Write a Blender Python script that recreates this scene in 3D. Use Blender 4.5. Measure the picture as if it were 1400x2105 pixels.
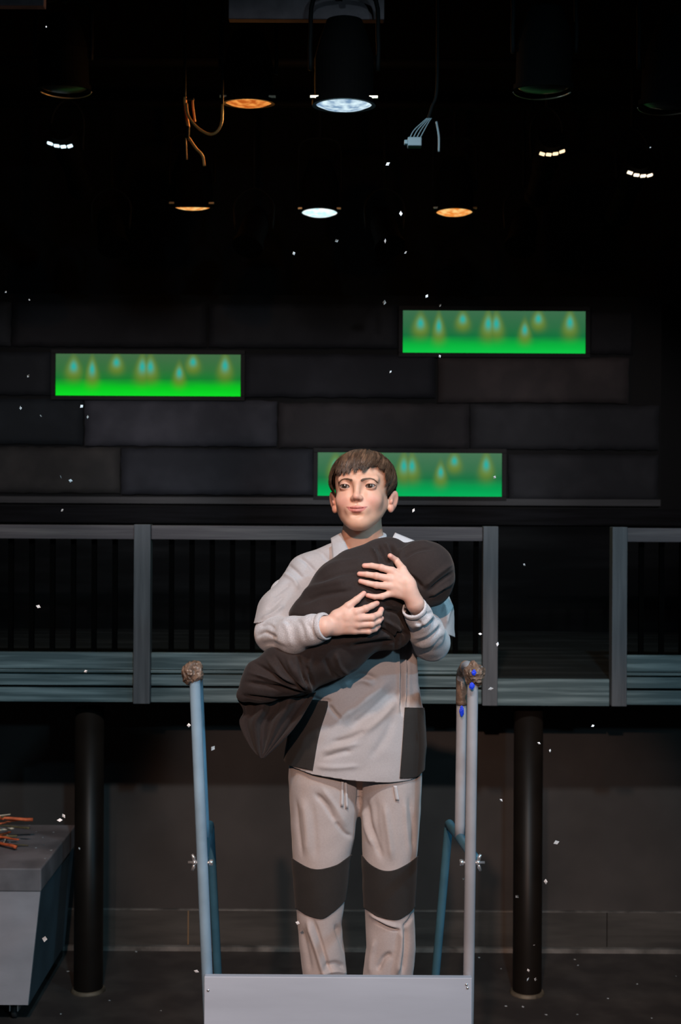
import bpy, bmesh, math, random
import numpy as np
from mathutils import Vector, Matrix
from mathutils.bvhtree import BVHTree

for o in list(bpy.data.objects): bpy.data.objects.remove(o)
scene = bpy.context.scene
COL = scene.collection
rng = random.Random(7)
PI = math.pi

# ------------------------------------------------------------------ camera
FPX, D0, CAMZ = 2600.0, 3.25, 2.2            # focal length in pixels of a 1400x2105 frame, distance to the boy, lens height
cam_d = bpy.data.cameras.new('camera'); cam = bpy.data.objects.new('camera', cam_d); COL.objects.link(cam)
cam_d.sensor_fit = 'VERTICAL'; cam_d.sensor_height = 36; cam_d.sensor_width = 36
cam_d.lens = FPX*36/2105
cam.matrix_world = Matrix.Translation((0, -D0, CAMZ)) @ Matrix.Rotation(PI/2, 4, 'X') @ Matrix.Rotation(0.0055, 4, 'Z')
cam_d.dof.use_dof = True; cam_d.dof.focus_distance = 3.15; cam_d.dof.aperture_fstop = 7.0
cam_d.clip_end = 60
scene.camera = cam
CM = np.array(cam.matrix_world)

# ------------------------------------------------------------------ world, lights, exposure
w = bpy.data.worlds.new('world'); scene.world = w; w.use_nodes = True
w.node_tree.nodes['Background'].inputs[0].default_value = (0.5, 0.6, 0.8, 1)
w.node_tree.nodes['Background'].inputs[1].default_value = 0.0008
scene.view_settings.view_transform = 'Standard'; scene.view_settings.look = 'None'
scene.view_settings.exposure = 0.0; scene.view_settings.gamma = 1.0
scene.view_settings.use_curve_mapping = False

def spot(name, loc, target, power, color, angle, blend=0.4, radius=0.06):
    l = bpy.data.lights.new(name, 'SPOT'); l.energy = power; l.color = color
    l.spot_size = math.radians(angle); l.spot_blend = blend; l.shadow_soft_size = radius
    o = bpy.data.objects.new(name, l); COL.objects.link(o)
    o.location = loc
    o.rotation_euler = (Vector(target)-Vector(loc)).to_track_quat('-Z', 'Y').to_euler()
    return o
# stage lanterns hung over the audience, and added wall fill spots
spot('key_lantern', (-0.45, -6.0, 4.25), (0.10, 0.0, 1.55), 980, (1.0, 0.63, 0.48), 19, 0.5, 0.05)
spot('cool_lantern_right', (3.4, -2.2, 4.0), (0.1, 0.0, 1.6), 200, (0.30, 0.72, 1.0), 34, 0.5, 0.08)
spot('cool_lantern_left', (-3.0, -3.3, 4.4), (-0.3, 0.0, 1.5), 55, (0.42, 0.74, 1.0), 34, 0.6, 0.08)
spot('cool_wash', (0.6, -3.4, 5.6), (0.0, 2.6, 1.15), 560, (0.44, 0.80, 1.0), 38, 0.7, 0.12)
spot('cool_front', (2.3, -5.6, 3.9), (0.0, 1.0, 1.6), 230, (0.40, 0.78, 1.0), 50, 0.8, 0.12)
spot('warm_wash', (-0.3, -3.4, 5.6), (-0.2, 2.6, 0.7), 520, (1.0, 0.70, 0.55), 40, 0.7, 0.12)
for wx, tx in ((-2.0, -1.75), (-0.9, -0.65), (0.6, 0.5), (1.9, 1.65)): spot('wall_fill_spot', (wx, -6.5, 3.9), (tx, 4.75, 2.52), 1100, (1.0, 0.92, 0.96), 11.5, 0.9, 0.05)  # added fill spots, aimed below the lamp cans to lift the wall

# ------------------------------------------------------------------ helpers
def P(px, py, d):                              # a point d metres in front of the lens that sits at pixel px, py
    v = np.array([(px-700.0)/FPX*d, (1052.5-py)/FPX*d, -d, 1.0])
    return (CM @ v)[:3]
def B(px, py, y=0.0): return P(px, py, D0+y)
CMI = np.linalg.inv(CM)
def proj(V):
    v = V @ CMI[:3, :3].T + CMI[:3, 3]
    return 700+v[:, 0]/(-v[:, 2])*FPX, 1052.5-v[:, 1]/(-v[:, 2])*FPX

def tag(o, label=None, cat=None, group=None, kind=None):
    if label: o['label'] = label
    if cat: o['category'] = cat
    if group: o['group'] = group
    if kind: o['kind'] = kind
    return o
def empty(name, loc=(0, 0, 0), label=None, cat=None, group=None):
    o = bpy.data.objects.new(name, None); COL.objects.link(o); o.location = Vector(loc); o.empty_display_size = 0.1
    return tag(o, label, cat, group)
def link(name, me, mat=None, parent=None):
    o = bpy.data.objects.new(name, me); COL.objects.link(o)
    if mat is not None: me.materials.append(mat)
    if parent is not None:
        o.parent = parent
        o.matrix_parent_inverse = Matrix.Translation(-parent_world(parent))
    return o
def parent_world(p):
    v = Vector((0, 0, 0))
    while p is not None:
        v = v + p.location; 
        if p.parent is not None: v = v + p.matrix_parent_inverse.to_translation()
        p = p.parent
    return v
def np_mesh(name, V, F, mat=None, parent=None, smooth=True, cols=None):
    me = bpy.data.meshes.new(name)
    me.from_pydata([tuple(v) for v in np.asarray(V, float)], [], [tuple(int(i) for i in f) for f in F]); me.update()
    if smooth: me.polygons.foreach_set('use_smooth', [True]*len(me.polygons))
    if cols is not None:
        a = me.color_attributes.new('tint', 'FLOAT_COLOR', 'POINT')
        c = np.ones((len(V), 4), np.float32); c[:, :3] = cols; a.data.foreach_set('color', c.ravel())
    return link(name, me, mat, parent)
def bm_obj(name, bm, mat=None, parent=None, smooth=False, bevel=0, solid=0):
    me = bpy.data.meshes.new(name); bm.to_mesh(me); bm.free()
    if smooth: me.polygons.foreach_set('use_smooth', [True]*len(me.polygons))
    o = link(name, me, mat, parent)
    if solid:
        m = o.modifiers.new('s', 'SOLIDIFY'); m.thickness = solid; m.offset = 0
    if bevel:
        m = o.modifiers.new('b', 'BEVEL'); m.width = bevel; m.segments = 2; m.limit_method = 'ANGLE'
    return o
def box(bm, x0, x1, y0, y1, z0, z1):
    vs = [bm.verts.new(p) for p in ((x0,y0,z0),(x1,y0,z0),(x1,y1,z0),(x0,y1,z0),(x0,y0,z1),(x1,y0,z1),(x1,y1,z1),(x0,y1,z1))]
    for f in ((3,2,1,0),(4,5,6,7),(0,1,5,4),(1,2,6,5),(2,3,7,6),(3,0,4,7)): bm.faces.new([vs[i] for i in f])
    return vs
def box_obj(name, b, mat, parent=None, bevel=0.003):
    bm = bmesh.new(); box(bm, *b); return bm_obj(name, bm, mat, parent, bevel=bevel)
def catmull(pts, n):
    p = np.asarray(pts, float); p = np.vstack([2*p[0]-p[1], p, 2*p[-1]-p[-2]]); out = []
    for i in range(1, len(p)-2):
        for t in np.linspace(0, 1, n, endpoint=False):
            a, b, c, d = p[i-1], p[i], p[i+1], p[i+2]
            out.append(0.5*((2*b)+(-a+c)*t+(2*a-5*b+4*c-d)*t*t+(-a+3*b-3*c+d)*t**3))
    out.append(p[-2]); return np.array(out)
def tube(bm, pts, r, seg=14, caps=True):
    pts = [Vector(p) for p in pts]; n = len(pts)
    rr = r if hasattr(r, '__len__') else [r]*n
    t = (pts[1]-pts[0]).normalized(); up = Vector((0, 0, 1)) if abs(t.z) < 0.9 else Vector((1, 0, 0))
    u = t.cross(up).normalized(); rings = []
    for i in range(n):
        t = (pts[min(i+1, n-1)]-pts[max(i-1, 0)]).normalized()
        u = (u-t*u.dot(t)).normalized(); v = t.cross(u)
        rings.append([bm.verts.new(pts[i]+(u*math.cos(a)+v*math.sin(a))*rr[i]) for a in [2*PI*k/seg for k in range(seg)]])
    for i in range(n-1):
        for k in range(seg): bm.faces.new((rings[i][k], rings[i][(k+1)%seg], rings[i+1][(k+1)%seg], rings[i+1][k]))
    if caps: bm.faces.new(rings[0][::-1]); bm.faces.new(rings[-1])
def tube_obj(name, pts, r, mat, parent=None, seg=14, smooth=True):
    bm = bmesh.new(); tube(bm, pts, r, seg); return bm_obj(name, bm, mat, parent, smooth=smooth)
def lathe(bm, c, prof, seg=32, axis=Vector((0, 0, 1))):
    q = Vector((0, 0, 1)).rotation_difference(axis); rings = []; c = Vector(c)
    for r, z in prof: rings.append([bm.verts.new(c+q@Vector((r*math.cos(2*PI*k/seg), r*math.sin(2*PI*k/seg), z))) for k in range(seg)])
    for i in range(len(prof)-1):
        for k in range(seg): bm.faces.new((rings[i][k], rings[i][(k+1)%seg], rings[i+1][(k+1)%seg], rings[i+1][k]))
    return rings

# materials
def mat(name, col, rough=0.7, var=0.0, scale=8.0, bump=0.0, metal=0.0, stretch=(1, 1, 1), col2=None, spec=0.4,
        attr=False, sheen=0.0, sss=0.0, emit=None, estr=0.0, bscale=None, lo=0.35, hi=0.65, detail=6):
    m = bpy.data.materials.new(name); m.use_nodes = True; nt = m.node_tree; N = nt.nodes; L = nt.links
    b = N['Principled BSDF']; b.inputs['Roughness'].default_value = rough; b.inputs['Metallic'].default_value = metal
    b.inputs['Specular IOR Level'].default_value = spec
    if sheen: b.inputs['Sheen Weight'].default_value = sheen; b.inputs['Sheen Roughness'].default_value = 0.5
    if sss:
        b.inputs['Subsurface Weight'].default_value = sss; b.inputs['Subsurface Radius'].default_value = (1.0, 0.35, 0.2)
        b.inputs['Subsurface Scale'].default_value = 0.006
    if emit: b.inputs['Emission Color'].default_value = (*emit, 1); b.inputs['Emission Strength'].default_value = estr
    tc = N.new('ShaderNodeTexCoord'); mp = N.new('ShaderNodeMapping'); L.new(tc.outputs['Object'], mp.inputs[0]); mp.inputs['Scale'].default_value = stretch
    src = None
    if attr:
        a = N.new('ShaderNodeVertexColor'); a.layer_name = 'tint'; src = a.outputs['Color']
    if var or col2:
        nz = N.new('ShaderNodeTexNoise'); nz.inputs['Scale'].default_value = scale; nz.inputs['Detail'].default_value = detail
        L.new(mp.outputs[0], nz.inputs['Vector'])
        rp = N.new('ShaderNodeMapRange'); rp.inputs[1].default_value = lo; rp.inputs[2].default_value = hi; L.new(nz.outputs[0], rp.inputs[0])
        mx = N.new('ShaderNodeMix'); mx.data_type = 'RGBA'; L.new(rp.outputs[0], mx.inputs[0])
        c2 = col2 if col2 else tuple(min(1, c*(1+var)) for c in col); c1 = col if col2 else tuple(c*(1-var) for c in col)
        mx.inputs[6].default_value = (*c1, 1); mx.inputs[7].default_value = (*c2, 1)
        if attr:
            mm = N.new('ShaderNodeMix'); mm.data_type = 'RGBA'; mm.blend_type = 'MULTIPLY'; mm.inputs[0].default_value = 1
            L.new(mx.outputs[2], mm.inputs[6]); L.new(src, mm.inputs[7]); src = mm.outputs[2]
        else: src = mx.outputs[2]
    if src is not None: L.new(src, b.inputs['Base Color'])
    else: b.inputs['Base Color'].default_value = (*col, 1)
    if bump:
        n2 = N.new('ShaderNodeTexNoise'); n2.inputs['Scale'].default_value = bscale or scale*3; n2.inputs['Detail'].default_value = 5
        L.new(mp.outputs[0], n2.inputs['Vector'])
        bp = N.new('ShaderNodeBump'); bp.inputs['Strength'].default_value = bump; bp.inputs['Distance'].default_value = 0.004
        L.new(n2.outputs[0], bp.inputs['Height']); L.new(bp.outputs[0], b.inputs['Normal'])
    return m
M = {}
M['black_wall'] = mat('black_paint', (0.012, 0.011, 0.011), 0.85, 0.3, 3, 0.1)
M['void'] = mat('black_masking_cloth', (0.004, 0.004, 0.004), 0.95)
M['low_wall'] = mat('dark_brown_wall_paint', (0.040, 0.034, 0.031), 0.75, 0.22, 2.5, 0.1)
M['skirt'] = mat('scuffed_black_board', (0.045, 0.040, 0.035), 0.6, 0.35, 5, 0.15, stretch=(0.4, 1, 3))
M['edge'] = mat('worn_board_edge', (0.11, 0.10, 0.09), 0.7, 0.5, 9)
M['floor'] = mat('scuffed_black_floor', (0.032, 0.026, 0.024), 0.6, col2=(0.068, 0.057, 0.050), scale=5, bump=0.15, lo=0.42, hi=0.85, detail=10)
M['plank'] = mat('brushed_grey_teal_paint', (0.055, 0.088, 0.095), 0.6, col2=(0.23, 0.31, 0.32), scale=5, bump=0.25, stretch=(0.35, 1, 9), lo=0.45, hi=0.82)
M['rail'] = mat('brushed_grey_violet_paint', (0.065, 0.058, 0.064), 0.6, col2=(0.14, 0.13, 0.13), scale=5, bump=0.25, stretch=(0.35, 1, 9), lo=0.45, hi=0.8)
M['post'] = mat('brushed_grey_post_paint', (0.062, 0.068, 0.076), 0.6, col2=(0.10, 0.108, 0.118), scale=5, bump=0.2, stretch=(9, 1, 0.5))
M['deckf'] = mat('brushed_black_deck', (0.016, 0.018, 0.018), 0.9, col2=(0.05, 0.055, 0.055), spec=0.1, scale=4, bump=0.1, stretch=(0.3, 2, 1), lo=0.5, hi=0.85)
M['balu'] = mat('flat_black_slat', (0.002, 0.002, 0.002), 0.95, spec=0.0)
M['column'] = mat('glossy_black_column_paint', (0.009, 0.0065, 0.005), 0.42, 0.2, 6, 0.05, spec=0.16)
M['stone'] = mat('painted_stone_block', (0.85, 0.85, 0.85), 0.85, col2=(1.5, 1.45, 1.4), scale=5, bump=0.5, attr=True, lo=0.45, hi=0.75, detail=9)
M['frame'] = mat('flat_black_frame', (0.008, 0.008, 0.008), 0.8)
M['cartpaint'] = mat('blue_grey_panel_paint', (0.47, 0.56, 0.67), 0.5, 0.10, 3, 0.08, stretch=(0.5, 1, 3))
M['pipe'] = mat('pipe_paint_cool_lit', (0.24, 0.38, 0.50), 0.4, 0.12, 12, 0.05)  # left handrail, with the blue of the cool light put into its colour
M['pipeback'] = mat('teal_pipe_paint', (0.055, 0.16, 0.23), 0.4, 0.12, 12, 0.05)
M['tape'] = mat('crumpled_brown_tape', (0.14, 0.10, 0.075), 0.28, 0.5, 30, 0.8, bscale=60)
M['bluetape'] = mat('blue_tape', (0.01, 0.05, 0.75), 0.4)
M['steel'] = mat('bright_zinc', (0.75, 0.78, 0.8), 0.25, metal=0.8)
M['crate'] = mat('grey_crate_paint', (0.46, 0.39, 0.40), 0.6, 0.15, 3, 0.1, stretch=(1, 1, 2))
M['crateside'] = mat('crate_paint_shaded_side', (0.06, 0.085, 0.10), 0.65, 0.2, 4, 0.1)  # shaded side of the crate, its cool shade put into the colour
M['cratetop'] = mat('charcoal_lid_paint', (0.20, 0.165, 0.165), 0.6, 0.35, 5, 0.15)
M['tunic'] = mat('grey_cotton', (0.375, 0.355, 0.36), 0.85, 0.03, 220, 0.12, sheen=0.2, bscale=400)
M['tcuff'] = mat('heather_grey_jersey', (0.50, 0.49, 0.51), 0.9, 0.14, 330, 0.25, sheen=0.3, bscale=400)
M['trouser'] = mat('grey_twill', (0.42, 0.375, 0.365), 0.85, 0.03, 200, 0.12, sheen=0.2, bscale=400)
M['collar'] = mat('pale_grey_facing', (0.50, 0.50, 0.52), 0.85, 0.03, 200, 0.12, sheen=0.2, bscale=400)
M['patch'] = mat('charcoal_patch_cloth', (0.022, 0.0195, 0.018), 0.8, 0.06, 200, 0.1, sheen=0.06, spec=0.3)
M['bundle'] = mat('black_cotton', (0.023, 0.016, 0.0148), 0.85, 0.08, 200, 0.15, sheen=0.08, bscale=400, spec=0.25)
M['skin'] = mat('skin', (0.95, 0.95, 0.95), 0.48, col2=(1.03, 1.02, 1.02), scale=60, attr=True, sss=0.18, spec=0.35)
M['hair'] = mat('brown_hair', (0.056, 0.030, 0.018), 0.45, col2=(0.10, 0.057, 0.034), scale=40, spec=0.45, attr=True)
M['eye'] = mat('eye_white', (0.9, 0.9, 0.9), 0.15, 0.02, 20, attr=True, spec=0.6)
M['flake'] = mat('white_paper', (0.92, 0.95, 0.97), 0.6)
M['can'] = mat('black_lamp_can', (0.0022, 0.002, 0.002), 0.8, spec=0.03)
M['canrim'] = mat('bare_aluminium_clip', (0.75, 0.62, 0.45), 0.35, metal=0.6)
M['rig'] = mat('black_rig_pipe', (0.004, 0.004, 0.004), 0.7, spec=0.1)
M['cable'] = mat('cable_orange_spill', (0.50, 0.20, 0.05), 0.5, 0.1, 30)  # orange spill from the amber lamp put into the base colour
M['jbox'] = mat('grey_junction_box', (0.16, 0.21, 0.23), 0.5)
M['duct'] = mat('painted_duct', (0.20, 0.13, 0.13), 0.9, 0.3, 8, spec=0.1)
M['shoe'] = mat('black_canvas', (0.02, 0.02, 0.02), 0.7)
M['twig'] = mat('burnt_orange_twig', (0.75, 0.13, 0.04), 0.6, 0.4, 30)
M['twig2'] = mat('olive_brown_twig', (0.14, 0.10, 0.045), 0.7, 0.4, 30)
M['twig3'] = mat('pale_stripped_twig', (0.85, 0.62, 0.45), 0.6, 0.2, 30)

# ------------------------------------------------------------------ implicit surfaces (for the figure and draped cloth)
def smin(a, b, k):
    h = np.clip(0.5+0.5*(b-a)/k, 0, 1); return b+(a-b)*h-k*h*(1-h)
class Field:
    def __init__(s, lo, hi, h):
        s.lo = np.array(lo, float); s.h = h; n = np.ceil((np.array(hi)-s.lo)/h).astype(int)+1; s.n = n
        s.ax = [s.lo[i]+h*np.arange(n[i]) for i in range(3)]; s.v = np.full(tuple(n), 10.0, np.float32)
    def sl(s, lo, hi):
        out = []
        for i in range(3):
            a = max(0, int(math.floor((lo[i]-s.lo[i])/s.h))); b = min(s.n[i], int(math.ceil((hi[i]-s.lo[i])/s.h))+1)
            if b <= a: return None
            out.append(slice(a, b))
        return tuple(out)
    def grid(s, q): return (s.ax[0][q[0]][:, None, None].astype(np.float32), s.ax[1][q[1]][None, :, None].astype(np.float32), s.ax[2][q[2]][None, None, :].astype(np.float32))
    def put(s, fn, lo, hi, k, op='u'):
        pad = k+3*s.h; q = s.sl(np.array(lo)-pad, np.array(hi)+pad)
        if q is None: return
        X, Y, Z = s.grid(q); d = fn(X, Y, Z).astype(np.float32); a = s.v[q]
        if op == 'u': s.v[q] = smin(a, d, max(k, 1e-5))
        else: s.v[q] = -smin(-a, d, max(k, 1e-5))
    def cap(s, a, b, ra, rb, k=0.01, op='u', sy=1.0, yc=0.0):
        a = np.array(a, float); b = np.array(b, float)
        def fn(X, Y, Z):
            A = a.copy(); Bq = b.copy(); YY = Y
            if sy != 1.0: YY = yc+(Y-yc)/sy; A[1] = yc+(A[1]-yc)/sy; Bq[1] = yc+(Bq[1]-yc)/sy
            ab = Bq-A; L2 = max(ab@ab, 1e-12)
            t = np.clip(((X-A[0])*ab[0]+(YY-A[1])*ab[1]+(Z-A[2])*ab[2])/L2, 0, 1)
            return (np.sqrt((X-A[0]-ab[0]*t)**2+(YY-A[1]-ab[1]*t)**2+(Z-A[2]-ab[2]*t)**2)-(ra+(rb-ra)*t))*min(1, sy)
        r = max(ra, rb); s.put(fn, np.minimum(a, b)-r, np.maximum(a, b)+r, k, op)
    def ell(s, c, r, k=0.01, op='u', rot=None):
        c = np.array(c, float); r = np.array(r, float); m = r.max()
        def fn(X, Y, Z):
            x, y, z = X-c[0], Y-c[1], Z-c[2]
            if rot is not None:
                R = rot.T; x, y, z = R[0,0]*x+R[0,1]*y+R[0,2]*z, R[1,0]*x+R[1,1]*y+R[1,2]*z, R[2,0]*x+R[2,1]*y+R[2,2]*z
            k0 = np.sqrt((x/r[0])**2+(y/r[1])**2+(z/r[2])**2); k1 = np.sqrt((x/r[0]**2)**2+(y/r[1]**2)**2+(z/r[2]**2)**2)
            return k0*(k0-1)/np.maximum(k1, 1e-6)
        s.put(fn, c-m, c+m, k, op)
    def loft(s, rows, k=0.01, e=2.4):          # rows: (z, x0, x1, yc, ry)
        rows = sorted(rows); zz = [r[0] for r in rows]
        it = lambda Z, j: np.interp(Z, zz, [r[j] for r in rows])
        def fn(X, Y, Z):
            x0, x1, yc, ry = (it(Z, j) for j in (1, 2, 3, 4)); cx = (x0+x1)/2; rx = (x1-x0)/2
            d = ((np.abs((X-cx)/rx)**e+np.abs((Y-yc)/ry)**e)**(1/e)-1)*np.minimum(rx, ry)
            return np.maximum(d, np.maximum(zz[0]-Z, Z-zz[-1]))
        s.put(fn, (min(r[1] for r in rows), min(r[3]-r[4] for r in rows), zz[0]), (max(r[2] for r in rows), max(r[3]+r[4] for r in rows), zz[-1]), k)
    def mesh(s):
        v = s.v; ins = v < 0; nx, ny, nz = v.shape; cs = (nx-1, ny-1, nz-1)
        acc = np.zeros(cs+(3,), np.float32); cnt = np.zeros(cs, np.int16)
        for ax in range(3):
            o1, o2 = [a for a in range(3) if a != ax]
            for i in (0, 1):
                for j in (0, 1):
                    sa = [slice(0, c) for c in cs]; sb = [slice(0, c) for c in cs]
                    sa[o1] = slice(i, cs[o1]+i); sa[o2] = slice(j, cs[o2]+j); sb[o1] = sa[o1]; sb[o2] = sa[o2]; sb[ax] = slice(1, cs[ax]+1)
                    a = v[tuple(sa)]; b = v[tuple(sb)]; cr = (a < 0) != (b < 0)
                    idx = np.nonzero(cr); t = a[idx]/(a[idx]-b[idx])
                    p = np.zeros((len(t), 3), np.float32); p[:, ax] = t; p[:, o1] = i; p[:, o2] = j
                    acc[idx] += p; cnt[idx] += 1
        act = np.nonzero(cnt); num = np.full(cs, -1, np.int64); num[act] = np.arange(len(act[0]))
        V = (np.stack(act, 1)+acc[act]/cnt[act][:, None])*s.h+s.lo; F = []
        for ax in range(3):
            o1, o2 = (ax+1) % 3, (ax+2) % 3
            sa = [slice(1, n-1) for n in v.shape]; sa[ax] = slice(0, v.shape[ax]-1); sb = list(sa); sb[ax] = slice(1, v.shape[ax])
            a = ins[tuple(sa)]; b = ins[tuple(sb)]; idx = np.nonzero(a != b)
            g = [idx[0].copy(), idx[1].copy(), idx[2].copy()]
            for q in (o1, o2): g[q] = g[q]+1
            def cell(d1, d2):
                c = [g[0].copy(), g[1].copy(), g[2].copy()]; c[o1] = c[o1]-d1; c[o2] = c[o2]-d2; return num[tuple(c)]
            q = np.stack([cell(1, 1), cell(0, 1), cell(0, 0), cell(1, 0)], 1); inv = ~a[idx]; q[inv] = q[inv][:, ::-1]; F.append(q)
        F = np.concatenate(F); F = F[(F >= 0).all(1)]; return V.astype(float), F
def normals(V, F):
    F = np.asarray(F); c = np.cross(V[F[:, 2]]-V[F[:, 0]], V[F[:, -1]]-V[F[:, 1]]) if F.shape[1] == 4 else np.cross(V[F[:, 1]]-V[F[:, 0]], V[F[:, 2]]-V[F[:, 0]])
    N = np.zeros_like(V)
    for k in range(F.shape[1]): np.add.at(N, F[:, k], c)
    return N/np.maximum(np.linalg.norm(N, axis=1, keepdims=True), 1e-12)
def relax(V, F, it=2, lam=0.5):
    e = np.concatenate([F[:, [i, (i+1) % F.shape[1]]] for i in range(F.shape[1])]); e = np.concatenate([e, e[:, ::-1]])
    deg = np.maximum(np.bincount(e[:, 0], minlength=len(V)), 1)[:, None]
    for _ in range(it):
        S = np.stack([np.bincount(e[:, 0], V[e[:, 1], j], minlength=len(V)) for j in range(3)], 1); V = V+lam*(S/deg-V)
    return V
def clip(V, F, g):                              # keeps the part of the mesh where g(V) < 0, cut cleanly
    V = np.asarray(V); F = np.asarray(F)
    if F.shape[1] == 4: F = np.concatenate([F[:, [0, 1, 2]], F[:, [0, 2, 3]]])
    gv = g(V); s = gv[F] < 0; full = s.all(1); mix = s.any(1) & ~full
    nV = list(map(tuple, V)); out = [tuple(f) for f in F[full]]; cache = {}
    for f in F[mix]:
        poly = []
        for i in range(3):
            a, b = f[i], f[(i+1) % 3]
            if gv[a] < 0: poly.append(int(a))
            if (gv[a] < 0) != (gv[b] < 0):
                key = (min(a, b), max(a, b))
                if key not in cache:
                    t = gv[a]/(gv[a]-gv[b]); cache[key] = len(nV); nV.append(tuple(V[a]+(V[b]-V[a])*t))
                poly.append(cache[key])
        for i in range(1, len(poly)-1): out.append((poly[0], poly[i], poly[i+1]))
    F2 = np.array(out, int).reshape(-1, 3); u, inv = np.unique(F2.ravel(), return_inverse=True)
    return np.array(nV)[u], inv.reshape(-1, 3)
_r = np.random.RandomState(3)
def snoise(V, freq, seed=0, n=14):
    r = np.random.RandomState(seed); out = 0
    for i in range(n):
        k = r.normal(size=3); k /= np.linalg.norm(k); out = out+np.sin((V@k)*freq*(0.6+0.9*r.rand())+r.rand()*6.28)
    return out/math.sqrt(n)
def seg_dist(px, py, pts):
    best = np.full(len(px), 1e9); tt = np.zeros(len(px)); pts = np.asarray(pts, float)
    L = np.concatenate([[0], np.cumsum(np.linalg.norm(np.diff(pts, axis=0), axis=1))])
    for i in range(len(pts)-1):
        a, b = pts[i], pts[i+1]; ab = b-a
        t = np.clip(((px-a[0])*ab[0]+(py-a[1])*ab[1])/max(ab@ab, 1e-9), 0, 1)
        d = np.hypot(px-a[0]-ab[0]*t, py-a[1]-ab[1]*t); m = d < best; best[m] = d[m]; tt[m] = (L[i]+t[m]*(L[i+1]-L[i]))/L[-1]
    return best, tt
def folds(V, F, lines, front=True):             # raises ridges / presses creases along drawn lines
    N = normals(V, F); px, py = proj(V); D = np.zeros(len(V))
    wgt = np.clip(-N[:, 1]*2+0.2, 0, 1) if front else 1
    for pts, wd, amp in lines:
        if len(pts) > 2: pts = catmull(pts, 6)
        d, t = seg_dist(px, py, pts); D += amp*np.exp(-(d/wd)**2)*np.clip(np.minimum(t, 1-t)*5+0.15, 0, 1)
    return V+N*(D*wgt)[:, None]

# ------------------------------------------------------------------ the setting
def struct(name, b, m, bevel=0):
    o = box_obj(name, b, m, None, bevel) if bevel else bm_obj(name, (lambda bm: (box(bm, *b), bm)[1])(bmesh.new()), m)
    o['kind'] = 'structure'; return o
W2 = lambda px, py, d: Vector(P(px, py, d))
YF = 2.40                                       # front face of the raised deck
DF = D0+YF
WL = 6.37-D0                                    # wall under the deck
WB = 8.0-D0                                     # stone wall behind the deck
struct('floor', (-4.2, 4.2, -7.5, WB+0.6, -0.1, 0), M['floor'])
struct('ceiling', (-4.2, 4.2, -7.5, WB+0.6, 6.2, 6.3), M['void'])
struct('wall_back', (-4.2, 4.2, WB+0.35, WB+0.45, 0, 6.2), M['void'])
struct('wall_back_lower', (-4.2, 4.2, WB-0.02, WB+0.05, 1.3, P(0, 1076, 7.97)[2]), mat('brushed_dark_flat', (0.003,0.0033,0.0036), 0.9, spec=.1, col2=(0.010,0.0105,0.011), scale=3, stretch=(.3,1,3), lo=.45, hi=.8))
struct('wall_left', (-4.3, -4.2, -7.5, WB+0.6, 0, 6.2), M['void'])
struct('wall_right', (4.2, 4.3, -7.5, WB+0.6, 0, 6.2), M['void'])
struct('wall_front', (-4.2, 4.2, -7.6, -7.5, 0, 6.2), M['void'])
struct('wall_under_deck', (-4.2, 4.2, WL, WL+0.06, 0, 1.30), M['low_wall'])
# two stacked boards along the foot of the wall, with worn top edges
bm = bmesh.new(); x = -4.2; cuts = [-4.2, -2.6, P(388, 1900, 6.37)[0], 1.35, 4.2]
for a, b in zip(cuts[:-1], cuts[1:]): box(bm, a+0.0015, b-0.0015, WL-0.019, WL, 0.02, 0.195)
o = bm_obj('baseboard_back', bm, M['skirt'], bevel=0.002); o['kind'] = 'structure'
bm = bmesh.new(); box(bm, -4.2, 4.2, WL-0.021, WL, 0.195, 0.2); box(bm, -4.2, 4.2, WL-0.05, WL-0.019, 0, 0.022)
o = bm_obj('trim_1', bm, M['edge'], bevel=0.001); o['kind'] = 'structure'
bm = bmesh.new(); xj = cuts[2]; box(bm, xj-0.003, xj+0.003, WL-0.0215, WL-0.018, 0.025, 0.194)
o = bm_obj('trim_2', bm, mat('bare_wood_joint', (0.20, 0.12, 0.06), 0.8), bevel=0); o['kind'] = 'structure'
# chips of scraped paint and dust along the floor at the wall
# stone block wall
dB = 8.0
def zx(px, py, d): p = P(px, py, d); return p[0], p[2]
blocks = [  # x0, x1, y0, y1 in the photo's frame, colour
 (-370, 22, 618, 712, (.020,.022,.026)), (27, 424, 621, 714, (.011,.011,.013)), (430, 818, 624, 716, (.012,.013,.016)), (1212, 1300, 640, 728, (.007,.007,.009)),
 (-290, 105, 722, 812, (.010,.012,.015)), (502, 894, 728, 818, (.010,.011,.015)), (901, 1291, 734, 829, (.030,.024,.024)),
 (-224, 170, 818, 914, (.010,.014,.018)), (175, 569, 822, 918, (.032,.034,.043)), (573, 964, 828, 922, (.022,.020,.022)), (968, 1354, 832, 925, (.015,.016,.019)),
 (-150, 246, 918, 1014, (.030,.029,.028)), (250, 644, 922, 1018, (.017,.019,.025)), (1046, 1352, 934, 1030, (.015,.016,.019))]
bm = bmesh.new(); tints = []
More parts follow.
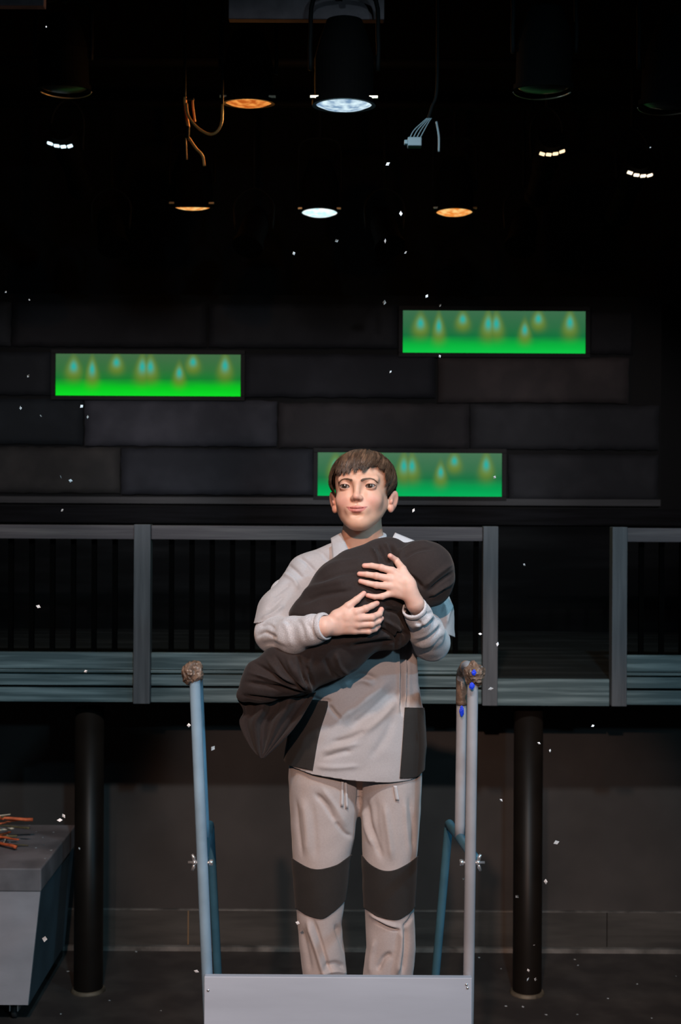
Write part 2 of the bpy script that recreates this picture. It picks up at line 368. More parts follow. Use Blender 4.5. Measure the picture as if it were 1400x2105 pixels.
for (a, b, c, d, col) in blocks:
    p = P(a, c, dB); q = P(b, d, dB); nx, nz = 24, 8
    rr = random.Random(int(a*7+c)); dy = rr.uniform(0, 0.012)
    g = {}
    for i in range(nx+1):
        for j in range(nz+1):
            u, v = i/nx, j/nz; e = min(u*nx, (nx-u*nx), v*nz, nz-v*nz)
            jx = rr.uniform(-.004, .004); jz = rr.uniform(-.004, .004)
            g[i, j] = bm.verts.new((p[0]+(q[0]-p[0])*u+jx, WB-dy-(0.0 if e == 0 else 0.016+rr.uniform(-.002, .002)), q[2]+(p[2]-q[2])*v+jz)); tints.append(col)
    for i in range(nx):
        for j in range(nz): bm.faces.new((g[i, j], g[i+1, j], g[i+1, j+1], g[i, j+1]))
    bk = {}
    edge = [(i, 0) for i in range(nx)]+[(nx, j) for j in range(nz)]+[(i, nz) for i in range(nx, 0, -1)]+[(0, j) for j in range(nz, 0, -1)]
    for k in edge: v = g[k]; bk[k] = bm.verts.new((v.co.x, WB+0.02, v.co.z)); tints.append(col)
    for n_ in range(len(edge)):
        k1, k2 = edge[n_], edge[(n_+1) % len(edge)]; bm.faces.new((g[k2], g[k1], bk[k1], bk[k2]))
me = bpy.data.meshes.new('wall_blocks'); bm.to_mesh(me); bm.free()
a = me.color_attributes.new('tint', 'FLOAT_COLOR', 'POINT'); c = np.ones((len(tints), 4), np.float32); c[:, :3] = np.array(tints)*1.0; a.data.foreach_set('color', c.ravel())
me.polygons.foreach_set('use_smooth', [True]*len(me.polygons))
o = link('wall_stone_blocks', me, M['stone']); o['kind'] = 'structure'
p = P(-420, 600, dB); q = P(1360, 1040, dB)
struct('wall_stone_backing', (p[0], q[0], WB+0.021, WB+0.08, 1.0, p[2]), M['void'])
p = P(-420, 1020, dB-0.02)
struct('trim_3', (-4.0, 2.02, WB-0.03, WB+0.02, P(0,1034,7.97)[2], P(0,1019,7.97)[2]), mat('dim_moulding', (0.018,0.018,0.019), 0.6, 0.4, 8, stretch=(.3,1,6)), 0.004)
struct('trim_4', (-4.0, 4.0, WB-0.06, WB+0.02, P(0,1074,7.94)[2], P(0,1040,7.94)[2]), mat('dim_beam', (0.004,0.004,0.005), 0.8, spec=.15, var=0.6, scale=8, stretch=(.3,1,6)), 0.004)

# ------------------------------------------------------------------ video screens
def screen_material(name, top, mid, low):
    m = bpy.data.materials.new(name); m.use_nodes = True; nt = m.node_tree; N = nt.nodes; L = nt.links; N.remove(N['Principled BSDF'])
    em = N.new('ShaderNodeEmission'); L.new(em.outputs[0], N['Material Output'].inputs[0]); em.inputs[1].default_value = 1.0
    uv = N.new('ShaderNodeUVMap'); uv.uv_map = 'UVMap'; sp = N.new('ShaderNodeSeparateXYZ'); L.new(uv.outputs[0], sp.inputs[0])
    def mth(op, a, b=None, c=None):
        n = N.new('ShaderNodeMath'); n.operation = op
        for i, v in enumerate((a, b, c)):
            if v is None: continue
            if isinstance(v, (int, float)): n.inputs[i].default_value = v
            else: L.new(v, n.inputs[i])
        return n.outputs[0]
    nz = N.new('ShaderNodeTexNoise'); nz.inputs['Scale'].default_value = 5; L.new(uv.outputs[0], nz.inputs[0])
    vv = mth('ADD', sp.outputs[1], mth('MULTIPLY', mth('SUBTRACT', nz.outputs[0], 0.5), 0.10))
    rp = N.new('ShaderNodeValToRGB'); L.new(vv, rp.inputs[0]); cr = rp.color_ramp
    cr.elements[0].position = 0.02; cr.elements[0].color = (*low, 1); cr.elements[1].position = 1; cr.elements[1].color = (*top, 1)
    e = cr.elements.new(0.20); e.color = (*[l*0.75+m_*0.05 for l, m_ in zip(low, mid)], 1); e = cr.elements.new(0.42); e.color = (*mid, 1); e = cr.elements.new(0.62); e.color = (*[(t+m_)/2*0.95 for t, m_ in zip(top, mid)], 1)
    col = rp.outputs[0]
    flames = [(0.097, .66, .026, .17), (0.197, .60, .020, .20), (0.328, .76, .024, .14), (0.468, .66, .024, .20), (0.512, .66, .024, .19), (0.668, .52, .020, .16), (0.742, .78, .024, .14), (0.915, .70, .024, .19)]
    tot = None; cor = None
    for (u0, v0, ru, rv) in flames:
        dv = mth('SUBTRACT', sp.outputs[1], v0)
        wid = mth('SUBTRACT', 1.0, mth('MULTIPLY', dv, 1.4))                      # narrower towards the tip
        du = mth('DIVIDE', mth('SUBTRACT', sp.outputs[0], u0), mth('MULTIPLY', wid, ru*1.05))
        r2 = mth('ADD', mth('MULTIPLY', du, du), mth('POWER', mth('ABSOLUTE', mth('DIVIDE', dv, rv*1.15)), 2.0))
        halo = mth('POWER', 2.718, mth('MULTIPLY', mth('POWER', r2, 1.5), -0.33)); core = mth('POWER', 2.718, mth('MULTIPLY', mth('POWER', mth('ADD', mth('MULTIPLY', du, du), mth('POWER', mth('DIVIDE', mth('SUBTRACT', dv, 0.04), rv), 2.0)), 1.0), -1.9))
        tot = halo if tot is None else mth('MAXIMUM', tot, halo); cor = core if cor is None else mth('MAXIMUM', cor, core)
    for f, cc, s in ((tot, (0.17, 0.24, 0.02), 0.95), (cor, (0.02, 0.42, 0.36), 1.0)):
        mx = N.new('ShaderNodeMix'); mx.data_type = 'RGBA'; L.new(mth('MULTIPLY', f, s), mx.inputs[0]); L.new(col, mx.inputs[6]); mx.inputs[7].default_value = (*cc, 1); col = mx.outputs[2]
    L.new(col, em.inputs[0]); return m
def video_screen(x0, x1, y0, y1, m, label):
    d = dB-0.02; a = P(x0, y1, d); b = P(x1, y0, d); t = 0.028; y = WB-0.02
    e = empty('video_screen', ((a[0]+b[0])/2, y, a[2]), label, 'screen', 'green flame video screens in the stone wall')
    bm = bmesh.new()
    for q in ((a[0]-t, b[0]+t, b[2], b[2]+t), (a[0]-t, b[0]+t, a[2]-t, a[2]), (a[0]-t, a[0], a[2], b[2]), (b[0], b[0]+t, a[2], b[2])): box(bm, q[0], q[1], y-0.012, y+0.04, q[2], q[3])
    bm_obj('frame', bm, M['frame'], e, bevel=0.003)
    bm = bmesh.new(); vs = [bm.verts.new(v) for v in ((a[0], y+0.004, a[2]), (b[0], y+0.004, a[2]), (b[0], y+0.004, b[2]), (a[0], y+0.004, b[2]))]
    f = bm.faces.new(vs); uv = bm.loops.layers.uv.new('UVMap')
    for l, c in zip(f.loops, ((0, 0), (1, 0), (1, 1), (0, 1))): l[uv].uv = c
    o = bm_obj('display_panel', bm, m, e)
    bm = bmesh.new(); box(bm, a[0]-0.01, b[0]+0.01, y+0.005, y+0.06, a[2]-0.01, b[2]+0.01); bm_obj('housing', bm, M['frame'], e)
video_screen(114, 495, 729, 813, screen_material('green_flames_left', (0.055, .145, .06), (0.01, .19, .03), (0.004, .72, .02)), 'green flame video screen farthest left, above the light stone block')
video_screen(828, 1204, 640, 725, screen_material('green_flames_top', (0.045, .15, .07), (0.008, .16, .045), (0.004, .56, .06)), 'green flame video screen highest on the wall, at upper right')
video_screen(653, 1032, 932, 1019, screen_material('green_flames_low', (0.065, .175, .09), (0.012, .16, .055), (0.002, .43, .10)), 'green flame video screen partly hidden behind the boy\'s head')

# ------------------------------------------------------------------ raised deck with fascia
zt = lambda py, d=DF: P(700, py, d)[2]
zdeck = zt(1394)
deck = empty('stage_deck', (0, YF, zdeck), 'raised stage deck with grey teal plank fascia running behind the boy', 'platform')
box_obj('deck_floor', (-4.1, 4.1, YF+0.035, WB-0.07, zdeck-0.06, zdeck), M['deckf'], deck, 0.002)
def xa(px, py=1250): return P(px, py, DF)[0]
bays = [(-4.1, xa(277)), (xa(311), xa(991)), (xa(1286), 4.1)]
for a, b in bays:
    zs = [(1344, 1378), (1379, 1385), (1388, 1412), (1417, 1446)]
    mid = (a+b)/2 if abs(a) < 4 and abs(b) < 4 else (b if a < -4 else a); sh = (P(xa(0) if 0 else 700, 1250, DF)[0])
    ppx = 700+((max(a, -1.6)+min(b, 1.6))/2)/DF*FPX; off = P(ppx, 1250, DF)[2]-P(700, 1250, DF)[2]
    for k, (t0, t1) in enumerate(zs):
        yy = YF+(0, -0.012, 0.004, 0.0)[k]
        box_obj('fascia_board', (a, b, yy, yy+0.03, zt(t1)+off*0, zt(t0)), M['plank'], deck, 0.003)
box_obj('fascia_board', (xa(1022), xa(1254), YF, YF+0.03, zt(1449), zt(1394)), M['plank'], deck, 0.003)
bm = bmesh.new()
for yy in (2.75, 3.4, 4.1): box(bm, -4.1, 4.1, yy, yy+0.05, zdeck-0.16, zdeck-0.06)
bm_obj('joist', bm, M['black_wall'], deck)
for y_, z_ in ((YF+0.034, 0),): box_obj('backing_board', (-4.1, 4.1, YF+0.031, YF+0.034, zt(1445), zdeck-0.061), M['balu'], deck, 0)

def railing(name, label, x0, x1, posts, bal):
    e = empty(name, ((x0+x1)/2, YF, zdeck), label, 'railing')
    for (a, b) in posts: box_obj('post', (xa(a), xa(b), YF-0.035, YF+0.028, zt(1447), zt(1080)), M['post'], e, 0.003)
    box_obj('top_rail', (x0, x1, YF-0.012, YF+0.028, zt(1111), zt(1082)), M['rail'], e, 0.003)
    bm = bmesh.new()
    for k in bal:
        x = xa(k); box_obj('baluster', (x-0.011, x+0.011, YF+0.029, YF+0.047, zt(1344)-0.02, zt(1100)), M['balu'], e, 0)
railing('guard_railing', 'grey wooden guard railing at far left, ending in the post left of the boy', -4.1, xa(277), [(277, 311)], list(range(-68, 270, 43)))
railing('guard_railing', 'long grey wooden guard railing directly behind the boy', xa(311), xa(991), [(991, 1022)], list(range(350, 985, 42)))
railing('guard_railing', 'grey wooden guard railing at far right, past the gap in the railings', xa(1286), 4.1, [(1255, 1286)], list(range(1322, 1500, 42)))

def column(px, d, label):
    p = P(px, 1750, d); e = empty('support_column', (p[0], p[1], 0), label, 'column', 'round black columns under the deck')
    bm = bmesh.new(); rg = lathe(bm, (p[0], p[1], 0), [(0.066, 0.012), (0.066, zdeck-0.16)], 40); bm.faces.new(rg[-1]); bm_obj('shaft', bm, M['column'], e, smooth=True)
    bm = bmesh.new(); rg = lathe(bm, (p[0], p[1], 0), [(0.079, 0.0), (0.079, 0.006), (0.072, 0.014), (0.064, 0.014)], 40); bm_obj('base_ring', bm, mat('worn_ring', (.10,.075,.05), .6, .6, 12), e, smooth=True)
column(183, 5.80, 'round black column beside the grey wheeled crate')
column(1085, 5.80, 'round black column under the deck on the right')

# ------------------------------------------------------------------ wheeled crate at lower left
cr = empty('wheeled_crate', (-1.7, 5.4-D0, 0), 'grey painted wheeled crate with a dark lid at lower left', 'crate')
yf, yb = 5.40-D0, 6.15-D0
X = lambda px, d: P(px, 1800, d)[0]
xt, xbm = X(85, 5.40), X(59, 5.40); xb2 = X(155, 6.15)
zl0, zl1 = P(85, 1833, 5.40)[2], P(85, 1785, 5.40)[2]; zb = P(59, 2066, 5.40)[2]
bm = bmesh.new(); XL = -2.35
vs = [bm.verts.new(v) for v in ((XL, yf, zb), (xbm, yf, zb), (xbm-0.01, yb, zb), (XL, yb, zb), (XL, yf, zl0), (xt-0.004, yf, zl0), (xb2-0.01, yb, zl0), (XL, yb, zl0))]
for f in ((3,2,1,0),(4,5,6,7),(0,1,5,4),(2,3,7,6),(3,0,4,7)): bm.faces.new([vs[i] for i in f])
bm_obj('body', bm, M['crate'], cr)
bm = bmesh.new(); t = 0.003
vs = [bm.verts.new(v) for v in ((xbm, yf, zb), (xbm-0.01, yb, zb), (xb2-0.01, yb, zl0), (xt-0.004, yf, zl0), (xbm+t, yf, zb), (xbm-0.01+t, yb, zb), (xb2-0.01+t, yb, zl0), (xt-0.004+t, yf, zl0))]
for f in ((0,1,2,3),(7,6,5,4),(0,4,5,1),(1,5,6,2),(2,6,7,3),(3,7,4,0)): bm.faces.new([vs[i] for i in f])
tag(bm_obj('side_panel', bm, M['crateside'], cr), 'side panel tinted dark teal for its shade')
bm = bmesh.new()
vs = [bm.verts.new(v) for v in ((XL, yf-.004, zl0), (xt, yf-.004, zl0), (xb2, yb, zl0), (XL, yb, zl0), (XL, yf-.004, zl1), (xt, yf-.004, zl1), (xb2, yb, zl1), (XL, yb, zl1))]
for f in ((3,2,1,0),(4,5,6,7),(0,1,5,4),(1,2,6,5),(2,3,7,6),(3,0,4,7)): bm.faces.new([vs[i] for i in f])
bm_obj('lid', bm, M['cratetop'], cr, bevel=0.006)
for (cx, cy) in ((X(22, 5.40), yf+0.08), (X(22, 5.40), yb-0.08), (XL+0.08, yf+0.08), (XL+0.08, yb-0.08)):
    bm = bmesh.new(); box(bm, cx-0.03, cx+0.03, cy-0.03, cy+0.03, zb-0.008, zb)
    for s in (-1, 1): box(bm, cx+s*0.017-0.003, cx+s*0.017+0.003, cy-0.02, cy+0.03, 0.035, zb-0.006)
    f = bm_obj('caster', bm, M['steel'], cr, bevel=0.002)
    bm = bmesh.new(); rg = lathe(bm, (cx-0.012, cy+0.008, 0.032), [(0.004, 0), (0.026, 0), (0.032, 0.005), (0.032, 0.019), (0.026, 0.024), (0.004, 0.024)], 24, Vector((1, 0, 0))); bm_obj('wheel', bm, M['shoe'], f, smooth=True)
# sticks on the crate
topz = zl1
rt = random.Random(12); pc = np.array(P(-14, 1712, 5.78)); kinds = ['twig2', 'twig', 'twig3', 'twig', 'twig2', 'twig', 'twig2', 'twig3', 'twig', 'twig2', 'twig', 'twig2', 'twig', 'twig3']
for k, mm in enumerate(kinds):                  # a loose pile, each stick resting on those below
    az = k*2.4+rt.uniform(-.3, .3); L = rt.uniform(.24, .34); th = .0085 if mm == 'twig' else .0055; zb_ = topz+th+.0008+k*.0074
    c = np.array([pc[0]+rt.uniform(-.05, .05), pc[1]+rt.uniform(-.05, .05), zb_]); dv = np.array([math.cos(az), math.sin(az)*.7, 0]); up_ = rt.uniform(0, .06)*(k > 7)
    pts = [c+dv*L*(t-.5)+np.array([0, 0, up_*t+rt.uniform(0, .004)]) for t in np.linspace(0, 1, 8)]
    o = tube_obj('stick', catmull(pts, 3), np.linspace(th, th*0.45, 22), M[mm], seg=8)
    tag(o, {'twig': 'reddish orange stick in the tangled pile on the crate', 'twig2': 'dark olive stick in the tangled pile on the crate', 'twig3': 'pale stripped stick in the tangled pile on the crate'}[mm], 'stick', 'pile of %s sticks on the crate' % {'twig': 'reddish', 'twig2': 'dark olive', 'twig3': 'pale'}[mm])

# ------------------------------------------------------------------ rolling platform the boy stands on
DP = 2.88; yP = DP-D0                           # front panel plane
ptop = P(695, 2005, DP)[2]; stand = B(700, 2052, 0.02)[2]
plat = empty('rolling_platform', (0, yP, 0), 'blue grey rolling platform with pipe handrails that the boy stands on', 'platform')
xl, xr = P(421, 2050, DP)[0], P(969, 2050, DP)[0]
box_obj('front_panel', (xl, xr, yP-0.012, yP+0.006, 0.10, ptop), M['cartpaint'], plat, 0.0015)
box_obj('standing_deck', (xl+0.004, xr-0.004, yP+0.0065, 0.17, stand-0.02, stand), M['cartpaint'], plat, 0.001)
for x in (xl+0.002, xr-0.02): box_obj('side_panel', (x, x+0.018, yP+0.0065, 0.75, 0.10, 0.42), M['cartpaint'], plat, 0.001)
for x in (xl+0.002, xr-0.02): box_obj('side_post', (x, x+0.018, 0.13, 0.17, 0.42, stand-0.021), M['cartpaint'], plat, 0.001)
for x in (xl+0.05, xr-0.05):
    for y in (yP+0.07, 0.68):
        bm = bmesh.new(); box(bm, x-0.025, x+0.025, y-0.025, y+0.025, 0.092, 0.10); box(bm, x-0.018, x-0.014, y-0.015, y+0.02, 0.04, 0.092); box(bm, x+0.014, x+0.018, y-0.015, y+0.02, 0.04, 0.092)
        c = bm_obj('caster', bm, M['steel'], plat, bevel=0.001)
        bm = bmesh.new(); lathe(bm, (x-0.011, y, 0.037), [(0.004, 0), (0.03, 0), (0.037, 0.005), (0.037, 0.017), (0.03, 0.022), (0.004, 0.022)], 24, Vector((1, 0, 0))); bm_obj('wheel', bm, M['shoe'], c, smooth=True)
def crumple(c, r, seed, stretch=(1, 1, 1)):
    bm = bmesh.new(); bmesh.ops.create_icosphere(bm, subdivisions=4, radius=1.0); me = bpy.data.meshes.new('x'); bm.to_mesh(me); bm.free()
    V = np.array([v.co for v in me.vertices]); F = [p.vertices[:] for p in me.polygons]; bpy.data.meshes.remove(me)
    n = snoise(V, 5, seed)*0.09+np.abs(snoise(V, 9, seed+1))*-0.10+np.abs(snoise(V, 17, seed+2))*-0.05
    return V*(1+n)[:, None]*np.array(stretch)*r+np.array(c), F
PR = 0.0127
# right side: tall hoop + lower hoop
def hoop(side):
    if side > 0:
        top, bot = (972, 1390), (962, 2040); dF = 2.90; topR, botR, dR = (950, 1380), (945, 1722), 3.13
        l0, l1, l2, lb = (977, 1766), (946, 1722), (924, 1697), (897, 2003)
    else:
        top, bot = (400, 1388), (434, 2040); dF = 2.90; topR, botR, dR = (406, 1385), (421, 1722), 3.13
        l0, l1, l2, lb = (418, 1766), (436, 1722), (450, 1697), (462, 2003)
        l1, l2, lb = (424, 1730), (430, 1699), (446, 2003)
    yF = yP+0.006+PR+0.001
    f0 = P(*bot, D0+yF); f0[2] = stand+0.0005; f1 = P(*top, D0+yF)
    q1 = P(*topR, dR); q0 = P(*botR, dR)
    apex = (np.array(f1)+np.array(q1))/2+np.array([0, 0, 0.018])
    path = [f0+(f1-f0)*t for t in np.linspace(0, 0.96, 12)]+[f1*0.985+apex*0.015+np.array([0, 0.01, 0])]
    path += [apex]+[q1+(q0-q1)*t for t in (0.04, 0.3, 0.6, 1.0)]
    m = M['pipe'] if side < 0 else mat('pipe_paint_warm_lit', (0.33, 0.36, 0.40), 0.4, 0.1, 12, 0.05)  # same paint on both rails; right tone shifted for the warm key light
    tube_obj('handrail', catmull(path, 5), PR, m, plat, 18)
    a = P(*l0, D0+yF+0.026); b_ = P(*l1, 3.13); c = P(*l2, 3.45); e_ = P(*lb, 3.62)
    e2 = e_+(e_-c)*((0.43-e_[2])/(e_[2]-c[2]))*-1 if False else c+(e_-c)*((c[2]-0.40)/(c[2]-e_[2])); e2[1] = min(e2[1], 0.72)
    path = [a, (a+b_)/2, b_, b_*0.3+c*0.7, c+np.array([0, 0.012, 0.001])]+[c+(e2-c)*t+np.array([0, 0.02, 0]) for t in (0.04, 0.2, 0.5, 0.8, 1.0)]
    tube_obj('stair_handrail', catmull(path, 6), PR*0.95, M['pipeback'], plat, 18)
    V, F = crumple(f1+np.array([side*0.004, 0.005, 0.004]), 0.0245, 5 if side > 0 else 11, (1.1, 1.3, 1.25))
    tp = np_mesh('tape_wrap', V, F, M['tape'], plat, smooth=False)
    if side > 0:
        for (tx, ty, s) in ((974, 1383, .0055), (970, 1410, .0065)):
            V, F = crumple(P(tx, ty, D0+yF-0.026), s, int(tx), (1, .5, 1.3)); tag(np_mesh('tape_scrap', V, F, M['bluetape'], tp, smooth=False), 'blue tape scrap')
        path = [apex+np.array([0, 0.03, -0.004])]+[q1+(q0-q1)*t for t in (0.02, 0.10, 0.2)]
        tube_obj('foil_sleeve', catmull(path, 5), PR*1.14, M['tape'], plat, 18)
        V, F = crumple(P(949, 1462, 3.11), .006, 77, (1, .5, 2.2)); tag(np_mesh('tape_scrap', V, F, M['bluetape'], plat, smooth=False), 'blue tape scrap')
    # wing bolt through the front post
    wx = np.array(P(962 if side > 0 else 418, 1773, D0+yF)); s = side
    px_ = np.array(f0)+(np.array(f1)-np.array(f0))*((wx[2]-f0[2])/(f1[2]-f0[2]))
    bm = bmesh.new(); tube(bm, [px_+np.array([-s*0.022, 0, 0]), px_+np.array([s*0.033, 0, 0])], 0.0035, 10)
    tube(bm, [px_+np.array([-s*0.024, 0, 0]), px_+np.array([-s*0.016, 0, 0])], 0.0075, 6)
    tube(bm, [px_+np.array([s*0.014, 0, 0]), px_+np.array([s*0.022, 0, 0])], 0.0065, 8)
    for k in (-1, 1): tube(bm, [px_+np.array([s*0.019, 0, 0]), px_+np.array([s*0.020, 0, k*0.011]), px_+np.array([s*0.024, 0, k*0.019])], [0.003, 0.0045, 0.003], 8)
    bm_obj('wing_bolt', bm, M['steel'], plat, smooth=True)
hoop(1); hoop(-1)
for (sx, sy) in ((428, 2036), (959, 2024), (961, 2031)):
    bm = bmesh.new(); p = P(sx, sy, DP-0.012); rg = lathe(bm, p, [(0.0035, 0), (0.0028, 0.0015), (0.0005, 0.002)], 12, Vector((0, -1, 0))); bm_obj('screw', bm, M['steel'], plat, smooth=True)

# ------------------------------------------------------------------ the swaddled bundle
def inter(py_or_px, pts):
    pts = sorted(pts); return np.interp(py_or_px, [p[0] for p in pts], [p[1] for p in pts])
YB = -0.175; sB = (D0+YB)/FPX
bp = lambda px, py, dy=0.0: B(px, py, YB+dy)
fb = Field((-.32, -.34, 1.55), (.34, -.01, 2.22), 0.0033)
chain = [((500, 1428), 16), ((540, 1402), 42), ((606, 1366), 62), ((672, 1306), 88), ((735, 1238), 100), ((790, 1190), 78)]
for (p, r), (q, r2) in zip(chain[:-1], chain[1:]): fb.cap(bp(*p), bp(*q), r*sB, r2*sB, 0.02, sy=0.78, yc=YB)
fb.cap(bp(798, 1150), bp(822, 1180), 36*sB, 48*sB, 0.02, sy=0.8, yc=YB)
fb.cap(bp(740, 1170), bp(802, 1132), 42*sB, 20*sB, 0.025, sy=0.8, yc=YB)
fb.cap(bp(800, 1270), bp(812, 1300), 44*sB, 34*sB, 0.03, sy=0.8, yc=YB)
fb.ell(bp(869, 1176, -0.01), (67*sB, 58*sB, 66*sB), 0.012)
fb.ell(bp(880, 1200, -0.01), (50*sB, 46*sB, 48*sB), 0.015)
for a, b, ra, rb in (((556, 1306, -.10), (606, 1304, -.215), .043, .041), ((606, 1304, -.215), (660, 1291, -.275), .041, .028)): fb.cap(B(*a), B(*b), ra-.004, rb-.004, 0.022, 's')
Vb, Fb = fb.mesh(); Vb = relax(Vb, Fb, 2)
kn = (640, 1428)
bf = []
for (x, y, wd, a) in ((503, 1402, 5, -.006), (510, 1382, 4, .005), (520, 1362, 5, -.006), (545, 1350, 5, .005), (566, 1349, 4, -.006), (590, 1352, 5, .005), (612, 1348, 4, -.006), (640, 1346, 5, .004), (500, 1430, 4, -.006)):
    mx_, my_ = (x+kn[0])/2+rng.uniform(-8, 8), (y+kn[1])/2+rng.uniform(-4, 10); bf.append(([kn, (mx_, my_), (x, y)], wd, a))
bf += [([(776, 1120), (786, 1140), (794, 1160)], 4, -.007), ([(764, 1124), (776, 1145), (782, 1170)], 4, .005), ([(800, 1118), (812, 1140), (818, 1170), (822, 1200)], 6, -.016), ([(792, 1116), (802, 1136), (806, 1160)], 4, .007),
       ([(816, 1140), (850, 1120), (884, 1116)], 5, .004), ([(822, 1152), (855, 1132), (895, 1126)], 4, -.004), ([(930, 1158), (900, 1180), (872, 1206)], 5, .005), ([(934, 1176), (905, 1196), (880, 1216)], 4, -.006), ([(930, 1196), (905, 1212), (884, 1226)], 4, .005),
       ([(915, 1214), (895, 1224), (880, 1232)], 3, -.005), ([(826, 1180), (850, 1190), (872, 1212)], 5, -.005),
       ([(620, 1240), (660, 1224), (725, 1214)], 7, -.004), ([(606, 1232), (650, 1206), (720, 1190)], 9, .004), ([(640, 1186), (690, 1160), (760, 1150)], 8, .003), ([(650, 1200), (700, 1180), (745, 1176)], 6, -.003),
       ([(800, 1240), (830, 1252), (838, 1275)], 5, .006), ([(790, 1254), (820, 1262), (836, 1292)], 4, -.008), ([(790, 1275), (815, 1290), (828, 1306)], 4, .006), ([(780, 1292), (806, 1306), (818, 1320)], 4, -.006),
       ([(812, 1335), (820, 1300), (838, 1306)], 4, -.006), ([(668, 1352), (680, 1380), (700, 1398)], 5, -.004), ([(690, 1342), (700, 1372), (720, 1388)], 5, .004), ([(630, 1368), (636, 1390), (644, 1412)], 4, -.006), ([(606, 1370), (620, 1396), (640, 1420)], 4, .006),
       ([(720, 1330), (770, 1322), (820, 1318)], 5, -.005), ([(700, 1322), (750, 1312), (810, 1304)], 6, .004), ([(600, 1290), (590, 1262), (592, 1240)], 5, -.003), ([(560, 1380), (600, 1398), (640, 1410)], 5, .004)]
Vb = folds(Vb, Fb, [(a_, b_*.8, c_*1.6) for a_, b_, c_ in bf])
Nb = normals(Vb, Fb); Vb = Vb+Nb*(snoise(Vb, 70, 5)*0.0011+snoise(Vb*np.array([1, 1, 1.0]), 150, 6)*0.0004)[:, None]
bun = empty('swaddled_bundle', bp(700, 1300), 'black cloth bundle wrapped like a baby, cradled in the boy\'s arms', 'bundle')
np_mesh('wrap', Vb, Fb, M['bundle'], bun)
bundle_bvh = BVHTree.FromPolygons([tuple(v) for v in Vb], [tuple(int(i) for i in f) for f in Fb])
CAMP = Vector(CM[:3, 3])
def on_bundle(px, py, lift, fb_y=-0.24):
    dirv = (Vector(P(px, py, 3.0))-CAMP).normalized(); h = bundle_bvh.ray_cast(CAMP, dirv)
    p = h[0] if h[0] is not None else Vector(B(px, py, fb_y))
    return np.array(p-dirv*lift)
# hanging tail of the cloth
L_ = [(488, 1438), (500, 1462), (492, 1486), (506, 1520), (522, 1546), (536, 1559)]; R_ = [(650, 1424), (634, 1452), (616, 1482), (594, 1508), (568, 1534), (541, 1559)]
Lc, Rc = catmull(L_, 10), catmull(R_, 10); nu = 70; Vt = []; nv = len(Lc)
for j in range(nv):
    v = j/(nv-1)
    for i in range(nu+1):
        u = i/nu; px = Lc[j][0]*(1-u)+Rc[j][0]*u; py = Lc[j][1]*(1-u)+Rc[j][1]*u
        ph = u*5.2*PI+v*0.8; yy = -0.165+0.014*math.sin(ph)*(0.35+0.65*math.sin(PI*min(1, v+0.25)))*(1-0.5*v)+0.02*v+0.004*math.sin(ph*2.1+4*v)
        if v < 0.15: yy += 0.010*(0.15-v)/0.15
        Vt.append(B(px, py, yy))
Ft = [(j*(nu+1)+i, j*(nu+1)+i+1, (j+1)*(nu+1)+i+1, (j+1)*(nu+1)+i) for j in range(nv-1) for i in range(nu)]
o = np_mesh('loose_end', Vt, Ft, M['bundle'], bun); m_ = o.modifiers.new('s', 'SOLIDIFY'); m_.thickness = 0.002

# ------------------------------------------------------------------ the boy
boy = empty('person', (0.04, 0.0, stand), 'boy in grey tunic and trousers with charcoal patches, hugging a black bundle', 'person')
yaw, pitch = math.radians(-10), math.radians(-5)
RH = np.array(Matrix.Rotation(yaw, 3, 'Z') @ Matrix.Rotation(math.radians(-1.0), 3, 'Y') @ Matrix.Rotation(pitch, 3, 'X')); HO = B(744.5, 1006, -0.02)
hw = lambda V: np.asarray(V) @ RH.T + HO
def wh(p): return RH.T @ (np.asarray(p)-HO)
fh = Field((-.102, -.115, -.17), (.102, .115, .105), 0.0011)
fh.ell((0, .014, .022), (.0715, .090, .070), 0.01)
fh.ell((0, -.020, -.025), (.0610, .062, .062), 0.02)
fh.ell((0, -.030, -.060), (.0470, .050, .042), 0.02)
fh.cap((-.047, .000, -.044), (-.014, -.060, -.087), .013, .015, 0.03); fh.cap((.047, .000, -.044), (.014, -.060, -.087), .013, .015, 0.03)
fh.ell((0, -.070, -.090), (.019, .014, .014), 0.018)                        # chin
for s in (-1, 1):
    fh.ell((s*.035, -.057, -.034), (.021, .0185, .019), 0.022)               # cheek
    fh.cap((s*.012, -.079, .0165), (s*.044, -.062, .018), .0062, .0060, 0.018)   # brow
    fh.ell((s*.0325, -.0885, .000), (.0150, .0105, .0085), 0.013, 's')
    fh.ell((s*.014, -.0880, -.010), (.006, .006, .014), 0.014, 's')
fh.cap((0, -.079, .006), (0, -.0915, -.024), .0062, .0066, 0.014)
fh.ell((0, -.0942, -.0285), (.0082, .0080, .0072), 0.009)
for s in (-1, 1):
    fh.ell((s*.0092, -.0865, -.0315), (.0062, .0080, .0058), 0.006)
    fh.ell((s*.0055, -.0945, -.0375), (.0030, .0040, .0022), 0.002, 's')
fh.ell((0, -.0775, -.0590), (.026, .013, .016), 0.014)                        # muzzle
fh.cap((0, -.0905, -.0430), (0, -.0905, -.0510), .0013, .0020, .004, 's')
mz = lambda x: -.0575+.0050*(abs(x)/.026)**2
up = [(-.0265, -.0715), (-.015, -.0840), (-.006, -.0888), (0, -.0892), (.006, -.0888), (.015, -.0840), (.0265, -.0715)]
